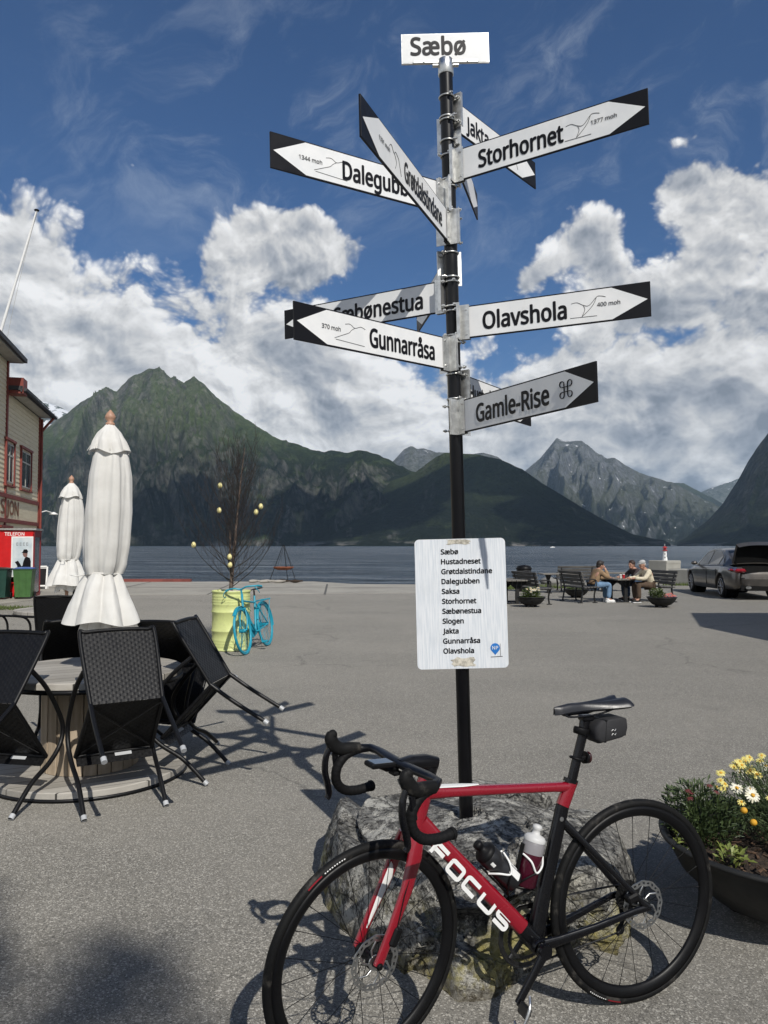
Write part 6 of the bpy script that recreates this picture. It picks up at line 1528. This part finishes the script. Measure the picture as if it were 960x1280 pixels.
k = MB(); k.lathe([(.15, .44), (.16, .46), (.15, .48), (.08, .485), (.08, .56), (.15, .565), (.10, .62), (.01, .66)], 8, smooth=False); k.build('lantern_house', mat('lighthouse_red', (.34, .022, .022), .5), lh)
k = MB(); k.tube([(0, 0, .65), (0, 0, .76)], .012, 6); k.build('finial', M_['white_paint'], lh)
for i, (z, a) in enumerate(((.14, -1.9), (.30, -1.9), (.20, -.8))): k = MB(); r = .150-.12*z; k.box(((r)*math.cos(a), r*math.sin(a), z), (.012, .045, .06), rot=rotm('Z', a)); k.build('window', M_['sign_black'], lh)
bt = thing('motor_boat', 'small white motor boat far out on the fjord', 'boat', (182, 830, -1.25), .3)
k = MB(); k.grid(lambda u, v: ((u-.5)*5.6, (1.05*math.sin(math.pi*min(1, u*1.0+.12)**.8)**.6)*math.cos(math.pi*v)*(.35+.65*math.sin(math.pi*v)), .75-.7*math.sin(math.pi*v)+.25*u*u), 14, 12); k.build('hull', M_['white_paint'], bt)
k = MB(); k.box((-.3, 0, 1.0), (1.6, 1.3, .9), ch=.2); k.build('cabin', M_['white_paint'], bt)
grass('grass', 12.3, 29.9, 1.5, .35, 700, 9, .16); grass('grass', 4.2, 27.6, 1.1, .5, 700, 10, .22); grass('grass', 5.8, 28.2, 1.0, .5, 600, 11, .18); grass('grass', 10.6, 32.2, .7, .3, 400, 12, .16)
M_['quay_stone'] = concrete_mat('quay_stone', (.22, .215, .20))
rnd = random.Random(8); st0 = None
for i in range(9):
    x = 3.6+1.05*i+rnd.uniform(-.2, .2); y = 30.0+.28*(x-3.2)+rnd.uniform(-.1, .2); w = rnd.uniform(.35, .6)
    k = MB(); k.ell((0, 0, .10), (w, .35, rnd.uniform(.16, .24)), 10, 6, rot=rotm('Z', rnd.uniform(0, 3))); o = k.build('edge_stone', M_['quay_stone']); o.location = (x, y, 0); tag(o, 'rough grey stone in the row along the water edge behind the benches', 'stone', 'stones along the water edge')

# ------------------------------------------------------------------ bronze saloon car with its boot open
cf = Vector((.093, .9957, 0)).normalized(); cl2 = Vector((0, 0, 1)).cross(cf); ps_ = Vector((10.10, 22.9, 0))-cl2*.80
car = thing('parked_car', 'bronze grey saloon car parked with its boot lid wide open', 'car', M=basis(ps_, cf, cl2, Vector((0, 0, 1))))
cm_, t, b = new_mat('bronze_car_paint'); b.inputs['Base Color'].default_value = (.105, .095, .085, 1); b.inputs['Metallic'].default_value = .65; b.inputs['Roughness'].default_value = .32; b.inputs['Coat Weight'].default_value = .6; b.inputs['Coat Roughness'].default_value = .04
t.put(b.inputs['Base Color'], t.mix(t.smooth(t.noise(t.coord('Object'), 5, 4), .3, .7), (.115, .105, .095), (.150, .138, .125)))
M_['car_paint'] = cm_; M_['car_glass'] = mat('car_glass', (.010, .013, .015), .04, spec=.9); M_['car_black'] = mat('car_black', (.006, .006, .006), .8, spec=.2); M_['alloy'] = mat('alloy', (.34, .34, .35), .3, metal=.9)
xs = [-1.10, -1.07, -1.0, -.9, -.75, -.6, -.5]+[round(v, 3) for v in np.linspace(-.45, .45, 19)]+[.6, .9, 1.3, 1.7, 2.1, 2.4]+[round(v, 3) for v in np.linspace(2.45, 3.35, 19)]+[3.5, 3.65, 3.78, 3.84]
def lerp(x, P): return float(np.interp(x, [p[0] for p in P], [p[1] for p in P]))
def belt(x): return lerp(x, [(-1.1, .86), (-.6, .93), (.2, .955), (1.4, .93), (2.5, .89), (3.3, .78), (3.84, .62)])
def deck(x): return lerp(x, [(-1.1, .90), (-.95, .985), (-.5, 1.03), (0, 1.02), (2.3, .97), (2.9, .90), (3.5, .78), (3.84, .60)])
def halfw(x): return lerp(x, [(-1.1, .74), (-1.05, .82), (-.8, .905), (-.3, .935), (2.9, .93), (3.4, .88), (3.7, .76), (3.84, .58)])
def ring(x, tub):
    w = halfw(x); arch = 0
    for xw in (0, 2.9):
        d = abs(x-xw)
        if d < .385: arch = max(arch, .34+math.sqrt(.385**2-d*d))
    zb = lerp(x, [(-1.1, .42), (-.95, .30), (0, .24), (2.9, .22), (3.7, .24), (3.84, .36)]); B_ = belt(x)
    P = [(w-.12, zb), (w-.03, zb+.03), (w-.004, .46), (w, .62), (w-.012, .76), (w-.05, B_-.02)]
    P = [(y, max(z, arch+.012*i) if z < arch+.02*i else z) for i, (y, z) in enumerate(P)]
    P += [(w-.10, B_+.015), (w-.14, B_+.02)] if tub else [(w-.11, B_+.02), (w*.62, deck(x)-.01), (0, deck(x)+.012)]
    return P
def shell(st, tub, k, mi=0):
    for s in (1, -1):
        R3 = [[(x, s*y, z) for y, z in ring(x, tub)] for x in st]; m = len(R3[0]); vs = [p for r in R3 for p in r]; fs = []
        for i in range(len(st)-1):
            for j in range(m-1): q = (i*m+j, (i+1)*m+j, (i+1)*m+j+1, i*m+j+1); fs.append(q if s < 0 else q[::-1])
        k.add(vs, fs, mi, True)
k = MB(); tubx = [x for x in xs if x <= -.35]; shell(tubx, True, k); shell([x for x in xs if x >= -.36], False, k)
# rear face below the boot opening and bumper
for (z0, z1, x0, x1, w0, w1) in ((.40, .60, -1.10, -1.14, .74, .76), (.60, .66, -1.14, -1.13, .76, .76), (.66, .74, -1.115, -1.10, .75, .74), (.74, .80, -1.10, -1.085, .74, .70)):
    n = 15; vs = [(x0+.16*abs(v)**4, v*w0, z0) for v in np.linspace(-1, 1, n)]+[(x1+.16*abs(v)**4, v*w1, z1) for v in np.linspace(-1, 1, n)]; k.add(vs, [(i, i+1, n+i+1, n+i) for i in range(n-1)], 0, True)
k.box((-.9, .72, .86), (.36, .20, .14), ch=.04); k.box((-.9, -.72, .86), (.36, .20, .14), ch=.04)
bo = k.build('body', M_['car_paint'], car)
k = MB(); k.box((-.70, 0, .62), (.75, 1.36, .02)); k.box((-.36, 0, .80), (.03, 1.5, .40)); k.box((1.4, 0, .38), (4.2, 1.50, .26)); k.box((-.75, 0, .34), (.7, 1.4, .14)); k.box((-1.06, 0, .795), (.05, 1.24, .03), mi=0)
for q in (1, -1): k.box((-.72, q*.71, .76), (.7, .03, .30))
k.build('boot_lining', M_['car_black'], car)
k = MB(); k.box((-.80, -.15, .72), (.32, .50, .18), ch=.05); k.box((-.95, .30, .70), (.2, .34, .10), ch=.04, mi=1); k.build('boot_load', [M_['car_black'], M_['white_paint']], car)
k = MB()   # greenhouse
RW = [(-.45, 1.00, .70), (-.10, 1.20, .66), (.42, 1.40, .60), (.9, 1.445, .60), (1.4, 1.44, .60), (1.80, 1.385, .62), (2.2, 1.17, .69), (2.55, .965, .76)]
gv = []
for (x, z, w) in RW:
    for v in np.linspace(-1, 1, 13): gv.append((x, v*w, z+.03*(1-v*v)))
k.add(gv, [(i*13+j, (i+1)*13+j, (i+1)*13+j+1, i*13+j+1) for i in range(len(RW)-1) for j in range(12)], 0, True)
for i in (0, 1, 5, 6):
    pass
for s in (1, -1):
    vs = []
    for (x, z, w) in RW: vs += [(x, s*w, z), (x, s*(halfw(x)-.075), max(min(z-.01, belt(x)+.01), 0))]
    k.add(vs, [((2*i, 2*i+1, 2*i+3, 2*i+2) if s > 0 else (2*i+2, 2*i+3, 2*i+1, 2*i)) for i in range(len(RW)-1)], 0, False)
k.build('roof', M_['car_paint'], car)
def pane(pts, name='window_glass', off=.006):
    k = MB(); k.add(pts, [tuple(range(len(pts)))], 0); k.build(name, M_['car_glass'], car)
def sidept(x, f, s): 
    z = lerp(x, [(r[0], r[1]) for r in RW]); w = lerp(x, [(r[0], r[2]) for r in RW]); zb = belt(x)+.015; wb = halfw(x)-.075
    return (x, s*(wb+(w-wb)*f+.008), zb+(z-zb)*f)
for s in (1, -1):
    pane([sidept(1.26, .06, s), sidept(2.28, .06, s), sidept(1.82, .86, s), sidept(1.26, .90, s)])
    pane([sidept(.30, .06, s), sidept(1.18, .06, s), sidept(1.18, .90, s), sidept(.62, .88, s), sidept(.30, .72, s)])
    pane([sidept(-.06, .10, s), sidept(.24, .06, s), sidept(.24, .68, s)])
    k = MB(); k.tube([sidept(-.12, .03, s), sidept(.8, .0, s), sidept(2.32, .02, s)], .009, 6); k.tube([sidept(-.12, .05, s), sidept(.28, .80, s), sidept(.62, .94, s), sidept(1.3, .95, s), sidept(1.86, .92, s), sidept(2.32, .05, s)], .008, 6); k.build('chrome_strip', M_['steel'], car)
    k = MB(); k.ell((2.18, s*1.00, .99), (.085, .10, .065), 14, 8); k.box((2.20, s*.90, .95), (.06, .12, .03)); k.build('wing_mirror', M_['car_paint'], car)
    k = MB(); k.box((-1.0, s*.715, .835), (.30, .30, .115), ch=.045); k.box((-.78, s*.885, .85), (.24, .09, .07), ch=.03); m = M_.get('tail_red') or mat('tail_red', (.24, .010, .014), .15, coat=.8); M_['tail_red'] = m; k.build('tail_light', m, car)
    k = MB(); k.tube([(-1.16, s*.52, .36), (-1.0, s*.52, .36)], [(.075, .04)]*2, 14, up=(0, 1, 0)); k.build('exhaust_trim', M_['steel'], car)
    for x in (1.22, .34):
        k = MB(); k.box((x, s*.931, .60), (.012, .012, .50)); k.build('door_gap', M_['car_black'], car)
    for x in (.62, 1.62): k = MB(); k.box((x-.1, s*.938, .80), (.18, .025, .025), ch=.008); k.build('door_handle', M_['car_paint'], car)
    for xw in (0, 2.9):
        k = MB(); k.tube([(xw+.265*math.cos(a), s*.80, .34+.265*math.sin(a)) for a in np.linspace(0, 2*math.pi, 48, endpoint=False)], [(.105, .075)]*48, 12, closed=True, up=(0, 1, 0)); w = k.build('wheel', M_['rubber'], car)
        k = MB(); k.lathe([(.235, -.09), (.243, .085), (.225, .09), (.215, .04), (.03, .055), (.0, .06)], 40, (xw, s*.82, .34), axis=(0, s, 0), mi=1)
        for i in range(10):
            a = 2*math.pi*i/10; k.tube([(xw+.03*math.cos(a), s*.885, .34+.03*math.sin(a)), (xw+.225*math.cos(a), s*.905, .34+.225*math.sin(a))], [.022, .017], 6, flat=.6)
        k.tube([(xw+.232*math.cos(a), s*.905, .34+.232*math.sin(a)) for a in np.linspace(0, 2*math.pi, 40, endpoint=False)], .011, 6, closed=True); k.lathe([(.05, .07), (.045, .095), (0, .097)], 16, (xw, s*.82, .34), axis=(0, s, 0)); k.build('rim', [M_['alloy'], M_['car_black']], w)
        k = MB(); k.lathe([(.37, -.30), (.375, .05)], 30, (xw, s*.80, .36), axis=(0, s, 0)); k.build('wheel_well', M_['car_black'], car)
pane([(-.42, -.63, 1.035), (-.42, .63, 1.035), (-.08, .60, 1.235), (.36, .54, 1.40), (.36, -.54, 1.40), (-.08, -.60, 1.235)])
pane([(2.52, .70, .995), (2.52, -.70, .995), (2.19, -.64, 1.205), (1.84, -.56, 1.39), (1.84, .56, 1.39), (2.19, .64, 1.205)])
# boot lid raised on its hinges: painted outside, black lining towards the viewer
Ml = Matrix.Translation((-.40, 0, 1.03)) @ Matrix.Rotation(R_(72), 4, 'Y')
k = MB(Ml); n = 15
def lid(u, v, dz):
    y = (v*2-1); w = .70-.05*u; x = -.66*u+.06*u*u*abs(y)**3; return (x, y*w, dz-.03*y*y-.05*u*u)
k.grid(lambda a, b: lid(a, b, .045), 12, n, mi=0); k.grid(lambda a, b: lid(a*.97, .03+b*.94, -.005), 12, n, mi=1)
for e in (0, 1):
    k.add([lid(i/11, e, .045) for i in range(12)]+[lid(i/11*.97, .03+e*.94, -.005) for i in range(12)], [(i, i+1, 13+i, 12+i) for i in range(11)], 0)
k.add([lid(1, i/14, .045) for i in range(15)]+[lid(.97, .03+i/14*.94, -.005) for i in range(15)], [(i, i+1, 16+i, 15+i) for i in range(14)], 0)
k.add([lid(1, i/14, .044) for i in range(15)]+[(lid(1, i/14, 0)[0]+.03, lid(1, i/14, 0)[1]*.98, lid(1, i/14, 0)[2]-.17) for i in range(15)], [(i, i+1, 16+i, 15+i) for i in range(14)], 0, True)
k.add([(p[0]+.012, p[1]*.95, p[2]) for p in [lid(1, i/14, .03) for i in range(15)]]+[(lid(1, i/14, 0)[0]+.042, lid(1, i/14, 0)[1]*.94, lid(1, i/14, 0)[2]-.165) for i in range(15)], [(i, i+1, 16+i, 15+i) for i in range(14)], 1, True)
ld = k.build('boot_lid', [M_['car_paint'], M_['car_black']], car)
k = MB()
for q in (1, -1): k.tube([(-.42, q*.60, .98), (-.56, q*.62, 1.22)], .012, 6)
k.build('hinge_strut', M_['car_black'], ld)

# ------------------------------------------------------------------ what stands outside the frame and throws the big shadows
kh = thing('unseen_building', 'unseen flat roofed grey building shaped to cast the shadow across the asphalt', 'building', (0, 0, 0))
fp_ = [(9.19, 12.83), (8.19, 9.88), (8.41, 7.5), (8.9, 1.5), (17, 1.5), (17, 12.95)]  # outline worked back from the shadow corners; building added to cast it
k = MB(); k.prism([(x+.35, y*.97+.2) for x, y in fp_], 4.55); k.build('wall', concrete_mat('shop_wall', (.40, .38, .34)), kh)
k = MB(); k.prism(fp_, .42, 4.56); k.build('roof', M_['roof_dark'], kh)
for (yy) in (3.2, 5.6, 8.6):
    k = MB(); k.box((8.95+(.0 if yy < 9 else .1), yy, 2.0), (.5, 1.5, 1.6)); f = k.build('window', M_['frame_white'], kh)
    k = MB(); k.box((8.69, yy, 2.0), (.04, 1.34, 1.44)); k.build('pane', M_['glass'], f)
M_['tree_leaf'] = leaf_mat('tree_leaf', (.035, .06, .015), (.09, .12, .03))
tr0 = None
for (bx, by, H, r0, lab, sd_) in [(4.95, -10.95, 13.85, .30, 'tall slim birch behind the viewer, nearer to the unseen building', 2), (4.15, -10.75, 14.2, .30, 'tall slim birch behind the viewer with the higher top', 5)]:
    rnd = random.Random(sd_); t_ = thing('birch_tree', lab, 'tree', (bx, by, 0), group='birches behind the viewer')
    k = MB(); k.tube(bez([(0, 0, 0), (.06, .03, H*.3), (-.05, .02, H*.65), (0, 0, H)], 6), [.20*(1-i/19) for i in range(19)], 8); k.build('trunk', M_['birch_bark'], t_)
    k = MB()
    for i in range(70):
        z = H*(.22+.74*rnd.random()); a = rnd.uniform(0, 6.28); L = .25+.20*(H-z); k.tube([(0, 0, z), (L*.5*math.cos(a), L*.5*math.sin(a), z+.3*L), (L*math.cos(a), L*math.sin(a), z+.35*L)], [.03, .02, .006], 4, cap=False)
    k.build('limbs', M_['birch_bark'], t_)
    k = MB()
    for i in range(5200):
        z = H*(.2+.8*rnd.random()**.8); rr = (.22+.19*(H-z))*math.sqrt(rnd.random()); a = rnd.uniform(0, 6.28)
        if math.sin(a*3+z*2.1)+rnd.uniform(-.8, .8) < -.7: continue
        p = Vector((rr*math.cos(a), rr*math.sin(a), z+.2)); d = Vector((rnd.uniform(-1, 1), rnd.uniform(-1, 1), rnd.uniform(-1, .4))).normalized(); s = d.orthogonal().normalized(); L = rnd.uniform(.06, .12)
        k.add([p, p+d*L*.5+s*L*.35, p+d*L, p+d*L*.5-s*L*.35], [(0, 1, 2, 3)], 0)
    k.build('crown', M_['tree_leaf'], t_)
# cumulus overhead: the clouds that shade the hills across the water
M_['cloud'] = mat('cloud_white', (.8, .8, .8), 1.0, spec=0)
rnd = random.Random(31)
def cloud(cx, cy, cz, rx, ry, n):
    k = MB()
    for i in range(n):
        a = rnd.uniform(0, 6.28); q = math.sqrt(rnd.random()); s = rnd.uniform(.20, .42)
        k.ell((cx+rx*q*math.cos(a), cy+ry*q*math.sin(a), cz+rnd.uniform(0, 60)), (rx*s*.8, ry*s, 70+60*rnd.random()), 14, 8)
    o = k.build('cloud', M_['cloud']); o['kind'] = 'structure'
cloud(1420, 800, 1720, 880, 420, 26)
cloud(330, 700, 1750, 420, 330, 14)
cloud(2650, 1150, 1750, 420, 500, 12)
